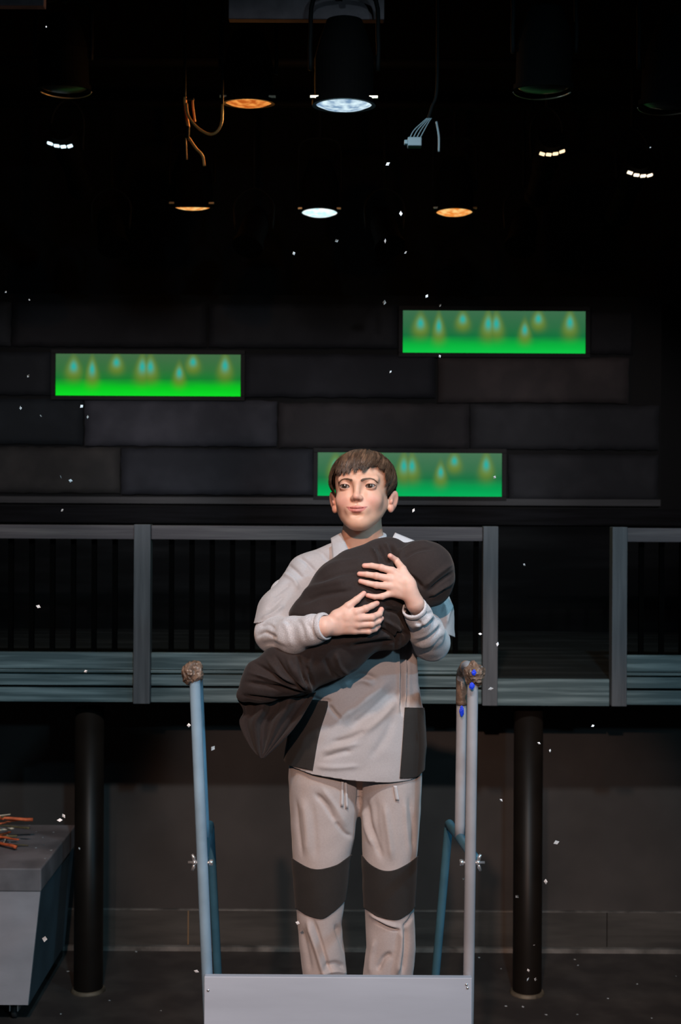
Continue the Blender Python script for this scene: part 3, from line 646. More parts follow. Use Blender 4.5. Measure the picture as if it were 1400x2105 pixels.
for a, b in zip(up[:-1], up[1:]):
    ra = .0014+.0036*(1-abs(a[0])/.0266); rb = .0014+.0036*(1-abs(b[0])/.0266)
    fh.cap((a[0], a[1], mz(a[0])+.0026*(1-abs(a[0])/.03)), (b[0], b[1], mz(b[0])+.0026*(1-abs(b[0])/.03)), ra, rb, 0.0025)
    fh.cap((a[0], a[1]+.0008, mz(a[0])-.0052*(1-(abs(a[0])/.0266)**2)-.0004), (b[0], b[1]+.0008, mz(b[0])-.0052*(1-(abs(b[0])/.0266)**2)-.0004), ra*1.2, rb*1.2, 0.0025)
for a, b in zip(up[:-1], up[1:]): fh.cap((a[0], a[1]-.004, mz(a[0])-.0004), (b[0], b[1]-.004, mz(b[0])-.0004), .0009, .0009, 0.0022, 's')
fh.ell((0, -.0900, -.0735), (.014, .006, .0045), 0.008, 's')
EC = [np.array((s*.0325, -.0665, .0005)) for s in (-1, 1)]; ER = .0118
for s, c in zip((-1, 1), EC):
    fh.ell(c+(0, -.0006, 0), (.0144, .0142, .0136), 0.003)                     # lids over the ball
    lid = Matrix.Rotation(s*math.radians(-4), 3, 'Y')
    fh.ell(c+(0, -.011, -.0008), (.0128, .0135, .0050), 0.0012, 's', rot=np.array(lid))
    fh.ell(c, (ER+.0002,)*3, 0.0006, 's')
for s in (-1, 1):                                                              # ears
    R = np.array(Matrix.Rotation(s*math.radians(-34), 3, 'Z') @ Matrix.Rotation(s*math.radians(10), 3, 'Y') @ Matrix.Rotation(math.radians(-12), 3, 'X'))
    fh.ell((s*.0770, .018, -.030), (.0072, .0170, .0280), 0.005, rot=R)
    fh.ell((s*.0860, .0125, -.027), (.0055, .0095, .0165), 0.004, 's', rot=R)
    fh.ell((s*.0735, .010, -.050), (.0060, .0085, .0095), 0.006, rot=R)
    fh.ell((s*.0745, .005, -.032), (.0040, .0050, .0060), 0.004, rot=R)
nk0, nk1 = wh(B(746, 1060, 0.018)), wh(B(744, 1135, 0.03))
fh.cap(nk0, nk0*0.35+nk1*0.65, .0480, .0500, 0.022); fh.cap(nk0*0.35+nk1*0.65, nk1, .0500, .062, 0.02)
Vh, Fh = fh.mesh(); Vh = relax(Vh, Fh, 1, 0.5)
base = np.array((.64, .37, .26))
C = np.tile(base, (len(Vh), 1)); x, y, z = Vh.T
def blend(C, col, wgt): return C*(1-wgt[:, None])+np.array(col)*wgt[:, None]
for s in (-1, 1): C = blend(C, (.66, .31, .25), 0.65*np.exp(-(((x-s*.036)/.022)**2+((z+.036)/.020)**2))*(y < -.02))
C = blend(C, (.64, .31, .25), 0.5*np.exp(-((x/.011)**2+((z+.032)/.010)**2))*(y < -.07))
C = blend(C, (.62, .28, .22), 0.6*(np.abs(x) > .070)*(y > -.01)*(z < .002))
for s, c in zip((-1, 1), EC):
    C = blend(C, (.42, .22, .17), 0.55*np.exp(-(((x-c[0])/.016)**2+((z-.001)/.010)**2))*(y < -.05))
    de = np.sqrt(((x-c[0])/.0130)**2+((z+.0003)/.0053)**2); near = (np.linalg.norm(Vh-c, axis=1) < .0150)*(y < -.06); C = blend(C, (.05, .03, .025), 0.9*np.clip(1-np.abs(de-1.0)/.22, 0, 1)**.5*(z > .0005)*near); C = blend(C, (.36, .16, .12), 0.35*np.clip(1-np.abs(de-1.0)/.25, 0, 1)*(z <= .0005)*near)
lipz = mz(x); inl = np.clip(((1-(np.abs(x)/.0265)**2)-0.0)*3, 0, 1)*(y < -.066)
upl = np.exp(-np.clip((z-lipz-.0060*(1-np.abs(x)/.03))/.0012, 0, 9)**2)*(z > lipz); lol = np.exp(-np.clip((lipz-.0108*(1-(np.abs(x)/.026)**2)-z)/.0014, 0, 9)**2)*(z <= lipz)
C = blend(C, (.53, .16, .14), 0.85*inl*np.clip(upl+lol, 0, 1)); C = blend(C, (.16, .03, .03), 0.8*np.exp(-((z-lipz+.0004)/.0011)**2)*(np.abs(x) < .0270)*(y < -.062))
for s in (-1, 1): C = blend(C, (.12, .03, .025), 0.8*np.exp(-(((x-s*.0055)/.0032)**2+((z+.0370)/.0024)**2))*(y < -.083))
bodyV = [hw(Vh)]; bodyF = [Fh]; bodyC = [C]

# hands
def hand(name, wrist, palm, fingers, thumb, seed):
    pts = [wrist[0], wrist[1]]
    allp = [np.array(wrist[0]), np.array(wrist[1])]+[p for f in fingers for p, r in f]+[p for p, r in thumb]
    lo = np.min(allp, 0)-.03; hi = np.max(allp, 0)+.03
    f_ = Field(lo, hi, 0.0012)
    f_.cap(wrist[0], wrist[1], wrist[2], wrist[3], 0.012)
    mcp = [f[0][0] for f in fingers]
    for i, m0 in enumerate(mcp):
        t = i/3; base_ = np.array(palm[0])*(1-t)+np.array(palm[1])*t
        f_.cap(base_, m0, .0130, .0098, 0.009)
        if i < 3: f_.cap((base_+m0)/2, (mcp[i+1]+np.array(palm[0])*(1-(i+1)/3)+np.array(palm[1])*(i+1)/3)/2*1.0 if False else (m0+mcp[i+1])/2*0.6+base_*0.4, .0115, .0105, 0.008)
    f_.cap(np.array(palm[0]), np.array(palm[1]), .0135, .0125, 0.012); f_.cap(np.array(wrist[1]), (np.array(palm[0])+np.array(palm[1]))/2, wrist[3]*0.9, .0145, 0.014)
    for f in fingers:
        for k, ((p, r), (q, r2)) in enumerate(zip(f[:-1], f[1:])): f_.cap(p, q, r, r2, 0.0035 if k == 0 else 0.0022)
        f_.ell(f[1][0]+np.array((0, -.0012, 0)), (f[1][1]*1.05,)*3, 0.003)
    for k, ((p, r), (q, r2)) in enumerate(zip(thumb[:-1], thumb[1:])): f_.cap(p, q, r, r2, 0.009 if k == 0 else 0.003)
    V, F = f_.mesh(); V = relax(V, F, 2)
    C = np.tile(np.array((.68, .43, .345)), (len(V), 1))
    for f in fingers+[thumb]:
        d = np.linalg.norm(V-f[-1][0], axis=1); C = blend(C, (.70, .30, .24), 0.7*np.exp(-(d/.011)**2))
        if f is not thumb:
            d = np.linalg.norm(V-f[1][0], axis=1); C = blend(C, (.64, .31, .25), 0.35*np.exp(-(d/.009)**2))
            d = np.linalg.norm(V-f[0][0], axis=1); C = blend(C, (.66, .35, .28), 0.3*np.exp(-(d/.010)**2))
    bodyV.append(V); bodyF.append(F); bodyC.append(C)
ob = on_bundle
wR = (B(878, 1290, -.17), B(853, 1240, -.255), .0215, .0200)
hand('left', wR, (ob(838, 1198, .022), B(846, 1226, -.262)),
     [[(ob(806, 1174, .016), .0098), (ob(784, 1167, .013), .0078), (ob(764, 1163, .010), .0070), (ob(749, 1163, .007), .0062)],
      [(ob(801, 1190, .018), .0098), (ob(774, 1184, .013), .0078), (ob(754, 1181, .009), .0070), (ob(739, 1180, .006), .0062)],
      [(ob(801, 1205, .018), .0096), (ob(774, 1203, .013), .0076), (ob(756, 1199, .009), .0068), (ob(741, 1195, .006), .0060)],
      [(ob(806, 1219, .016), .0090), (ob(786, 1226, .013), .0070), (ob(770, 1227, .010), .0062), (ob(756, 1224, .007), .0056)]],
     [(ob(843, 1200, .020), .0125), (ob(827, 1170, .018), .0100), (ob(815, 1153, .012), .0080), (ob(802, 1143, .008), .0066)], 1)
wL = (B(610, 1303, -.22), B(668, 1288, -.286), .0245, .0225)
hand('right', wL, (ob(692, 1268, .018), ob(690, 1294, .018)),
     [[(ob(733, 1258, .020), .0096), (ob(752, 1251, .018), .0080), (ob(765, 1245, .013), .0072), (ob(775, 1240, .006), .0064)],
      [(ob(738, 1270, .022), .0098), (ob(765, 1269, .022), .0084), (ob(780, 1262, .014), .0076), (ob(784, 1253, .005), .0066)],
      [(ob(736, 1284, .022), .0096), (ob(764, 1283, .022), .0082), (ob(778, 1277, .014), .0074), (ob(784, 1271, .005), .0064)],
      [(ob(730, 1296, .020), .0090), (ob(758, 1297, .020), .0076), (ob(771, 1293, .014), .0070), (ob(778, 1287, .005), .0060)]],
     [(ob(694, 1266, .018), .0130), (ob(716, 1246, .016), .0098), (ob(733, 1233, .012), .0080), (ob(748, 1220, .007), .0064)], 2)

# trunk, arms and legs under the clothes, and bare ankles
sw = lambda px, py, y=0.0: B(px, py, y)
ft_ = Field((-.24, -.20, stand), (.26, .14, 2.14), 0.006)
ft_.cap(sw(742, 1150, .01), sw(735, 1330, .005), .072, .078, 0.03, sy=.8); ft_.cap(sw(735, 1330, .005), sw(732, 1560, .005), .076, .080, 0.03, sy=.8)
for s, sh, el, wr_, hip, kne, ank in ((-1, (640, 1190, .01), (564, 1305, -.09), (660, 1290, -.275), (672, 1570, .0), (668, 1810, -.01), (676, 2020, .02)), (1, (858, 1190, .01), (888, 1325, -.07), (854, 1248, -.24), (800, 1570, .0), (806, 1810, -.01), (806, 2020, .02))):
    ft_.cap(sw(742, 1150, .01), sw(*sh), .05, .040, 0.03); ft_.cap(sw(*sh), sw(*el), .036, .028, 0.02); ft_.cap(sw(*el), sw(*wr_), .028, .0215, 0.02)
    ft_.cap(sw(*hip), sw(*kne), .058, .040, 0.03); ft_.cap(sw(*kne), sw(*ank), .038, .026, 0.02)
    a_ = sw(*ank); ft_.cap(a_, np.array((a_[0]+s*.012, -.09, stand+.03)), .024, .020, 0.02)
V, F = ft_.mesh(); V = relax(V, F, 2); bodyV.append(V); bodyF.append(F); bodyC.append(np.tile(base, (len(V), 1)))
off = 0; FF = []
for V, F in zip(bodyV, bodyF): FF.append(np.asarray(F)+off); off += len(V)
np_mesh('body', np.concatenate(bodyV), np.concatenate(FF), M['skin'], boy, cols=np.concatenate(bodyC))

# eyes
for c in EC:
    bm = bmesh.new(); bmesh.ops.create_uvsphere(bm, u_segments=48, v_segments=32, radius=ER); me = bpy.data.meshes.new('x'); bm.to_mesh(me); bm.free()
    V = np.array([v.co for v in me.vertices]); F = [p.vertices[:] for p in me.polygons]; bpy.data.meshes.remove(me)
    V = V[:, [0, 2, 1]]*np.array((1, -1, 1)); g = np.array((-.06, -1, .06)); g /= np.linalg.norm(g)
    ang = np.arccos(np.clip(V@g/ER, -1, 1)); cc = np.tile(np.array((.30, .26, .24)), (len(V), 1))
    cc[ang < .60] = (.022, .012, .009); cc[ang < .53] = (.05, .028, .019); cc[ang < .20] = (.004, .004, .004); V = V*(1+.05*np.clip(1-ang/.5, 0, 1))[:, None]
    np_mesh('eyeball', hw(V+c), F, M['eye'], boy, cols=cc)

# hair: one mesh of strands over a scalp shell
hr = np.array((.0790, .098, .0755)); hc = np.array((0, .014, .0235))
crown = np.array((0.006, .45, .90)); crown /= np.linalg.norm(crown)
e1 = np.cross(crown, (1, 0, 0)); e1 /= np.linalg.norm(e1); e1 = e1 if e1[1] < 0 else -e1; e2 = np.cross(crown, e1)    # e1 points to the face
e2 = e2 if e2[0] > 0 else -e2
def onscalp(phi, th, lift=0.0):
    d = crown*np.cos(th)+(e1*np.cos(phi)+e2*np.sin(phi))*np.sin(th); p = d/np.linalg.norm(d/hr) if False else d*hr
    p = p*(1+lift/np.linalg.norm(p)); q_ = hc+p; q_[0] *= 1-.13*min(1, max(0, (.010-q_[2])/.045))*(q_[1] < .02); return q_
def zlimit(x, y):
    # height the hair reaches down to, by where it is around the head
    ang = math.degrees(math.atan2(x, -(y-.014)))        # 0 front, 90 viewer's right, 180 back
    a = abs(ang); tab = [(0, .040), (18, .037), (30, .040), (40, .044), (50, .030), (58, .008), (66, -.010), (76, -.024), (84, -.018), (90, .006), (104, .006), (112, -.030), (125, -.070), (180, -.085)]
    z_ = np.interp(a, [t[0] for t in tab], [t[1] for t in tab])
    if ang > 0 and 20 < a < 60: z_ += .006
    return z_
def theta_end(phi):
    last = 0
    for th in np.linspace(0.2, 2.7, 90):
        p = onscalp(phi, th); last = th
        if p[2] < zlimit(p[0], p[1]) and th > .5: break
    return last
pt = np.linspace(-PI, PI, 181); te = np.array([theta_end(p) for p in pt])
te_s = te.copy()
HV, HF = [], []
nph, nth = 120, 40
for i in range(nph):
    ph = -PI+2*PI*i/nph; t_end = np.interp(ph, pt, te_s)-.13
    for j in range(nth+1): HV.append(onscalp(ph, .001+t_end*j/nth, -.001-.002*(j/nth)**6))
for i in range(nph):
    for j in range(nth): a = i*(nth+1)+j; b = ((i+1) % nph)*(nth+1)+j; HF.append((a, b, b+1, a+1))
HV = list(map(np.array, HV)); HC = [.9]*len(HV)
R = random.Random(21); NS = 11
clump = {}
for k in range(9500):
    ph0 = R.uniform(-PI, PI); t_end = np.interp(ph0, pt, te_s)
    frac = R.random()**0.6; long_ = R.random() < 0.62
    t1 = t_end*(R.uniform(.93, 1.03) if long_ else R.uniform(.5, .95))
    ck = int((ph0+PI)*16); 
    if ck not in clump: clump[ck] = (R.uniform(-.06, .06), R.uniform(-.05, .04), R.uniform(-.0008, .0018))
    cb, cl, cf = clump[ck]
    t0 = max(0.02, t1-R.uniform(.55, 1.3)); lift = R.uniform(.0005, .0055)+cf; r0 = R.uniform(.00035, .0006)
    front = math.cos(ph0) > 0.2; sweep = (0.16 if front else 0.05)*R.uniform(.6, 1.3)+cb*1.2; wob = R.uniform(-.05, .05)
    cen = -PI+(ck+.5)/16-ph0
    pts = []
    for j in range(NS):
        s = j/(NS-1); th = t0+(t1*(1+cl)-t0)*s; ph = ph0-sweep*s*s+wob*math.sin(s*3)+cen*0.55*s*s
        pts.append(onscalp(ph, th, lift*(math.sin(PI*min(1, s*1.1+.08))**.5 if s < .9 else .8)+(.0025 if s > .85 else 0)*R.random()+0.003*(abs(math.sin(ph)) > .75)*s))
    pts = np.array(pts); o_ = len(HV); shade = R.choice((.6, .8, 1, 1, 1.2, 1.7))*(1+.4*math.sin(ck*2.3))
    tdir = np.gradient(pts, axis=0); nrm = pts-hc; nrm /= np.linalg.norm(nrm, axis=1, keepdims=True); side = np.cross(tdir, nrm); side /= np.maximum(np.linalg.norm(side, axis=1, keepdims=True), 1e-9)
    for j in range(NS):
        r = r0*(1-.75*(j/(NS-1))**2.5)
        HV += [pts[j]-side[j]*r*1.3, pts[j]+nrm[j]*r, pts[j]+side[j]*r*1.3]; HC += [shade]*3
    for j in range(NS-1):
        a = o_+j*3; HF += [(a, a+1, a+4, a+3), (a+1, a+2, a+5, a+4)]
np_mesh('hair', hw(np.array(HV)), HF, M['hair'], boy, cols=np.repeat(np.array(HC)[:, None], 3, 1))
# eyebrows of short hairs
head_bvh = BVHTree.FromPolygons([tuple(v) for v in Vh], [tuple(int(i) for i in f) for f in Fh])
for s in (-1, 1):
    BV, BF = [], []
    for k in range(280):
        u = R.random(); xx = s*(.010+.036*u); zz = np.interp(u, (0, .3, .6, .8, 1), (.0130, .0170, .0190, .0170, .0115))+.0024*R.uniform(-1, 1)*(1.2-u)
        dx, dz = s*R.uniform(.003, .0055), R.uniform(.0003, .003)*(1-2.2*u); pp = []
        for q in (0, .5, 1):
            h = head_bvh.ray_cast(Vector((xx+dx*q, -.2, zz+dz*q)), Vector((0, 1, 0)))[0]
            if h is None: break
            pp.append(np.array(h)+(0, -.0007, 0))
        if len(pp) < 3: continue
        o_ = len(BV); 
        for j, p in enumerate(pp): r = .00028*(1-.6*j/2); BV += [p+(0, 0, -r), p+(0, -r, 0), p+(0, 0, r)]
        for j in range(2): a = o_+j*3; BF += [(a, a+1, a+4, a+3), (a+1, a+2, a+5, a+4)]
    np_mesh('eyebrow', hw(np.array(BV)), BF, M['hair'], boy, cols=np.full((len(BV), 3), 1.5))

# tunic
zz = lambda py, y=0.0: B(740, py, y)[2]
xx_ = lambda px, y=0.0: B(px, 1300, y)[0]
ftn = Field((-.26, -.20, 1.44), (.29, .16, 2.17), 0.0034)
rows = [(zz(1132), xx_(690), xx_(800), .012, .050), (zz(1155), xx_(652), xx_(840), .010, .076), (zz(1185), xx_(624), xx_(872), .006, .090), (zz(1240), xx_(624), xx_(868), .002, .096), (zz(1310), xx_(622), xx_(852), .0, .096),
        (zz(1400), xx_(616), xx_(858), .0, .100), (zz(1460), xx_(604), xx_(871), .0, .106), (zz(1530), xx_(592), xx_(876), .0, .112), (zz(1590), xx_(583), xx_(872), .0, .115), (zz(1640), xx_(580), xx_(872), .0, .116)]
ftn.loft(rows, 0.01)
for a, b, ra, rb in (((708, 1130, .012), (634, 1178, .010), .030, .050), ((634, 1180, .010), (572, 1262, -.050), .051, .049), ((572, 1256, -.050), (565, 1300, -.085), .051, .059),
                     ((786, 1128, .012), (866, 1174, .010), .030, .052), ((866, 1172, .010), (888, 1262, -.035), .053, .052), ((888, 1262, -.035), (890, 1312, -.050), .052, .056)):
    ftn.cap(B(*a), B(*b), ra, rb, 0.022)
nc = B(744, 1080, .018); ftn.cap(nc, B(744, 1150, .024), .056, .056, .004, 's')
ftn.cap(B(744, 1104, -.06), B(728, 1150, -.09), .031, .010, .004, 's')                 # the open V at the throat
Vt_, Ft_ = ftn.mesh(); Vt_ = relax(Vt_, Ft_, 2)
tf = [([(712, 1405), (742, 1387), (776, 1396)], 7, -.006), ([(700, 1412), (742, 1398), (770, 1408)], 7, .004), ([(676, 1450), (686, 1464), (700, 1478)], 5, -.006), ([(720, 1498), (760, 1462), (815, 1415)], 9, -.006), ([(700, 1480), (745, 1445), (800, 1400)], 9, .005), ([(735, 1515), (780, 1480), (818, 1440)], 8, .004),
      ([(680, 1526), (720, 1518), (756, 1500)], 6, -.004), ([(664, 1558), (700, 1548), (724, 1544)], 5, -.004), ([(660, 1545), (700, 1536), (740, 1528)], 6, .003), ([(650, 1575), (690, 1578), (740, 1575)], 6, .003), ([(760, 1560), (790, 1520), (812, 1470)], 10, -.003),
      ([(826, 1300), (826, 1380), (827, 1470)], 3.0, -.012), ([(819, 1300), (820, 1380), (821, 1462)], 4, .005), ([(832, 1330), (833, 1400), (833, 1456)], 3, .005), ([(839, 1310), (838, 1380), (837, 1452)], 2.6, -.007), ([(848, 1320), (852, 1390), (857, 1450)], 5, .005),
      ([(590, 1160), (606, 1172), (624, 1190)], 5, -.004), ([(612, 1142), (632, 1158), (648, 1176)], 5, -.004), ([(583, 1178), (604, 1192), (614, 1212)], 5, .004), ([(547, 1254), (564, 1242), (585, 1222)], 6, -.005), ([(536, 1272), (560, 1262), (584, 1244)], 5, .005), ([(560, 1228), (580, 1212), (598, 1198)], 6, -.004), ([(530, 1288), (550, 1276), (575, 1268)], 4, -.005),
      ([(640, 1128), (664, 1140), (680, 1160)], 6, -.003), ([(922, 1218), (912, 1240), (904, 1262)], 5, -.005), ([(930, 1240), (922, 1262), (916, 1284)], 5, .005), ([(640, 1432), (660, 1440), (680, 1440)], 4, -.005)]
Vt_ = folds(Vt_, Ft_, [(a_, b_*.85, c_*1.3) for a_, b_, c_ in tf]); Nt = normals(Vt_, Ft_)
Vt_ = Vt_+Nt*(snoise(Vt_*np.array((1, 1, .5)), 42, 9)*0.0016+snoise(Vt_, 95, 4)*0.0006)[:, None]
hem = [(540, 1566), (584, 1578), (640, 1591), (720, 1602), (800, 1608), (850, 1606), (872, 1596), (900, 1590)]
def hemg(V):
    hz = np.interp(V[:, 0], [B(a, b, -.10)[0] for a, b in hem], [B(a, b, -.10)[2] for a, b in hem])
    hz = hz+np.where(V[:, 1] > 0, (V[:, 1])*0.10, 0); return hz-V[:, 2]
Vt_, Ft_ = clip(Vt_, Ft_, hemg)
def sleeve(V):
    px, py = proj(V); g = np.full(len(V), -10.0)
    g = np.where((px < 606) & (py < 1400), (py-1280)-(px-528)*(-0.16), g); r = (px > 866) & (py < 1420) & (V[:, 0] > B(868, 1300, -.03)[0])
    return np.where(r, (py-1296)-(px-905)*0.45, g)
arm = lambda V: sleeve(V)
Vt_, Ft_ = clip(Vt_, Ft_, arm)
tun = np_mesh('tunic', Vt_, Ft_, M['tunic'], boy); m_ = tun.modifiers.new('s', 'SOLIDIFY'); m_.thickness = 0.0028; m_.offset = -1
def patch(name, V, F, parent, xl_, xr_, yt, yb_, ymax, lift=0.0022):
    px, py = proj(V); N = normals(V, F); V2 = V+N*lift
    fs = [lambda V: V[:, 1]-ymax, lambda V: xl_(proj(V)[1])-proj(V)[0], lambda V: proj(V)[0]-xr_(proj(V)[1]), lambda V: yt(proj(V)[0])-proj(V)[1], lambda V: proj(V)[1]-yb_(proj(V)[0])]
    for g in fs: V2, F = clip(V2, F, g)
    o = np_mesh(name, V2, F, M['patch'], parent); m = o.modifiers.new('s', 'SOLIDIFY'); m.thickness = 0.002; m.offset = 0; tag(o, 'charcoal cloth patch'); return o
def T(tab):
    c = catmull(sorted(tab), 6) if len(tab) > 2 else np.array(sorted(tab), float)
    return lambda v: np.interp(v, c[:, 0], c[:, 1])
patch('side_patch', Vt_, Ft_, tun, T([(1420, 560), (1600, 560)]), T([(1432, 673), (1455, 673), (1510, 656), (1582, 643)]), T([(560, 1428), (700, 1445)]), T([(560, 1566), (584, 1571), (643, 1584), (700, 1592)]), 0.10)
patch('side_patch', Vt_, Ft_, tun, T([(1455, 832), (1520, 828), (1600, 822)]), T([(1455, 900), (1600, 900)]), T([(800, 1454), (900, 1455)]), T([(800, 1600), (850, 1599), (868, 1590), (900, 1580)]), 0.10)

# neckline facings and undershirt collar
def flap(name, corners, m, parent, n=8):
    (a, b, c, d) = [np.array(B(*q)) for q in corners]; V = []; 
    for j in range(n+1):
        for i in range(n+1): u, v = i/n, j/n; p = (a*(1-u)+b*u)*(1-v)+(d*(1-u)+c*u)*v; V.append(p+np.array((0, -.006*math.sin(PI*u)*math.sin(PI*v), 0)))
    F = [(j*(n+1)+i, j*(n+1)+i+1, (j+1)*(n+1)+i+1, (j+1)*(n+1)+i) for j in range(n) for i in range(n)]
    o = np_mesh(name, V, F, m, parent); q = o.modifiers.new('s', 'SOLIDIFY'); q.thickness = 0.002; return o
flap('collar_flap', [(701, 1095, -.030), (680, 1106, -.038), (684, 1148, -.098), (723, 1144, -.102)], M['tunic'], tun)
flap('collar_flap', [(812, 1096, -.030), (856, 1114, -.050), (818, 1134, -.095), (806, 1108, -.060)], M['collar'], tun)
ring = []
for k in range(41):
    a = -.75+(PI*.75+.75)*k/40; c = B(745, 1106, .018); ring.append(c+np.array((.0575*math.cos(a), .060*math.sin(a), -.010*-math.sin(a)+.006*abs(math.cos(a)))))
bm = bmesh.new(); tube(bm, ring, .0055, 10); o = bm_obj('undershirt_collar', bm, M['tcuff'], boy, smooth=True)

# undershirt sleeves
def sleeve_obj(parts, fl, lo, hi, cut):
    f_ = Field(lo, hi, 0.0026)
    for a, b, ra, rb in parts: f_.cap(B(*a), B(*b), ra, rb, 0.016)
    V, F = f_.mesh(); V = relax(V, F, 2); V = folds(V, F, fl); N = normals(V, F); V = V+N*(snoise(V, 110, 8)*.0008)[:, None]
    V, F = clip(V, F, cut); o = np_mesh('undershirt_sleeve', V, F, M['tcuff'], boy); m = o.modifiers.new('s', 'SOLIDIFY'); m.thickness = .002; m.offset = -1; return o
wl0, wl1 = np.array(B(640, 1292, -.262)), np.array(B(670, 1287, -.284)); dl = (wl1-wl0)/np.linalg.norm(wl1-wl0)
sl = sleeve_obj([((585, 1222, -.02), (564, 1296, -.085), .040, .045), ((563, 1305, -.095), (606, 1306, -.205), .0475, .044), ((606, 1306, -.205), (645, 1294, -.262), .044, .034), ((645, 1294, -.262), (690, 1284, -.295), .032, .029)],
     [([(534, 1290), (552, 1284), (566, 1296)], 4, -.004), ([(528, 1310), (545, 1300), (570, 1312)], 4, -.004), ([(632, 1280), (640, 1296), (646, 1316)], 4, -.003), ([(575, 1270), (590, 1290), (600, 1330)], 6, .003), ([(612, 1272), (622, 1295), (628, 1322)], 5, -.003), ([(536, 1325), (560, 1322), (590, 1335)], 5, -.003), ([(560, 1282), (575, 1276), (600, 1280)], 4, -.003)],
     (-.27, -.34, 1.80), (.02, .05, 2.05), lambda V: (V-wl1)@dl)
wr0, wr1 = np.array(B(862, 1268, -.225)), np.array(B(851, 1248, -.252)); dr = (wr1-wr0)/np.linalg.norm(wr1-wr0)
sr = sleeve_obj([((882, 1240, -.03), (888, 1315, -.075), .040, .040), ((886, 1322, -.080), (876, 1298, -.160), .047, .042), ((876, 1298, -.160), (861, 1266, -.228), .040, .031), ((861, 1266, -.228), (846, 1236, -.265), .030, .027)],
     [([(842, 1268), (856, 1276), (872, 1290)], 3.5, -.004), ([(846, 1300), (872, 1292), (898, 1270)], 4, -.005), ([(848, 1286), (870, 1284), (890, 1262)], 4, .004), ([(850, 1326), (880, 1314), (908, 1288)], 4, -.005), ([(848, 1312), (876, 1304), (904, 1278)], 4, .004), ([(862, 1342), (890, 1332), (914, 1306)], 4, -.004), ([(866, 1258), (880, 1262), (896, 1256)], 4, -.003)],
     (.08, -.33, 1.78), (.30, .05, 2.06), lambda V: (V-wr1)@dr)
def cuff(p, d, r0, L, sy=.86):
    q = Vector((0, 0, 1)).rotation_difference(Vector(d)); bm = bmesh.new(); seg = 72; prof = [(-.002, -L), (.0022, -L+.002), (.0026, -L*.5), (.0022, -.002), (.0008, .0005), (-.0025, 0)]; rings = []
    for dr_, z_ in prof:
        rings.append([])
        for k in range(seg):
            a = 2*PI*k/seg; r = r0+dr_+(0.0006 if k % 2 else 0); rings[-1].append(bm.verts.new(Vector(p)+q@Vector((r*math.cos(a), r*math.sin(a), z_))))
    for i in range(len(prof)-1):
        for k in range(seg): bm.faces.new((rings[i][k], rings[i][(k+1) % seg], rings[i+1][(k+1) % seg], rings[i+1][k]))
    return bm
bm_obj('cuff', cuff(wl1, dl, .0300, .016), M['tcuff'], sl, smooth=True); bm_obj('cuff', cuff(wr1, dr, .0280, .014), M['tcuff'], sr, smooth=True)

# trousers
ftr = Field((-.16, -.13, stand+.01), (.22, .12, 1.60), 0.0034)
for rows in ([(1540, 598, 742, .0, .090), (1600, 597, 742, .0, .092), (1660, 600, 740, .0, .088), (1720, 603, 733, -.002, .080), (1770, 607, 721, -.004, .072), (1850, 613, 711, -.006, .062), (1900, 615, 706, .0, .060), (1950, 619, 711, .004, .060), (2000, 626, 717, .01, .062), (2050, 630, 720, .01, .064)],
             [(1540, 728, 868, .0, .090), (1600, 738, 868, .0, .092), (1660, 742, 867, .0, .088), (1720, 744, 864, -.002, .080), (1770, 747, 860, -.004, .072), (1850, 752, 856, -.006, .062), (1900, 756, 857, .0, .060), (1950, 758, 858, .004, .060), (2000, 752, 853, .01, .062), (2050, 750, 853, .01, .064)]):
    ftr.loft([(zz(a), xx_(b), xx_(c), y_, r_) for a, b, c, y_, r_ in rows], 0.012, 2.1)
Vp, Fp = ftr.mesh(); Vp = relax(Vp, Fp, 2)
pf = [([(648, 1632), (670, 1656), (690, 1690)], 6, -.005), ([(660, 1618), (690, 1660), (712, 1700)], 7, .003), ([(690, 1690), (708, 1712), (724, 1720)], 5, -.004), ([(622, 1640), (630, 1700), (632, 1760)], 9, .004), ([(610, 1640), (614, 1700), (622, 1760)], 5, -.003), ([(640, 1650), (646, 1710), (650, 1770)], 8, -.002),
      ([(739, 1604), (739, 1630), (738, 1660)], 4, -.008), ([(752, 1640), (762, 1700), (786, 1766)], 7, -.005), ([(746, 1660), (752, 1700), (768, 1740)], 6, .004), ([(790, 1650), (798, 1710), (806, 1770)], 8, .004), ([(842, 1640), (850, 1700), (852, 1750)], 5, -.004), ([(832, 1640), (836, 1700), (842, 1760)], 6, .003), ([(772, 1640), (776, 1700), (782, 1740)], 6, -.002),
      ([(632, 1892), (650, 1948), (668, 2010)], 6, .009), ([(644, 1892), (662, 1946), (680, 2004)], 4, -.006), ([(664, 1990), (690, 1982), (712, 1990)], 6, -.007), ([(660, 2002), (690, 1996), (714, 2002)], 5, .006), ([(690, 1900), (700, 1930), (712, 1960)], 5, -.005), ([(620, 1905), (630, 1950), (640, 2000)], 7, -.004),
      ([(758, 1876), (790, 1896), (824, 1908)], 5, .006), ([(770, 1894), (796, 1906), (822, 1912)], 4, -.007), ([(824, 1905), (822, 1950), (815, 2004)], 5, .010), ([(834, 1900), (834, 1950), (826, 2004)], 5, -.007), ([(856, 1868), (842, 1892), (828, 1908)], 4, -.006), ([(775, 1996), (788, 1972), (806, 1960)], 6, -.008), ([(762, 2004), (764, 1970), (770, 1930)], 6, .005)]
Vp = folds(Vp, Fp, [(a_, b_*.85, c_*1.35) for a_, b_, c_ in pf]); Np = normals(Vp, Fp); Vp = Vp+Np*(snoise(Vp*np.array((1, 1, .4)), 48, 12)*.0016+snoise(Vp, 110, 2)*.0005)[:, None]
Vp, Fp = clip(Vp, Fp, lambda V: stand+.022-V[:, 2]); Vp, Fp = clip(Vp, Fp, lambda V: V[:, 2]-1.585)
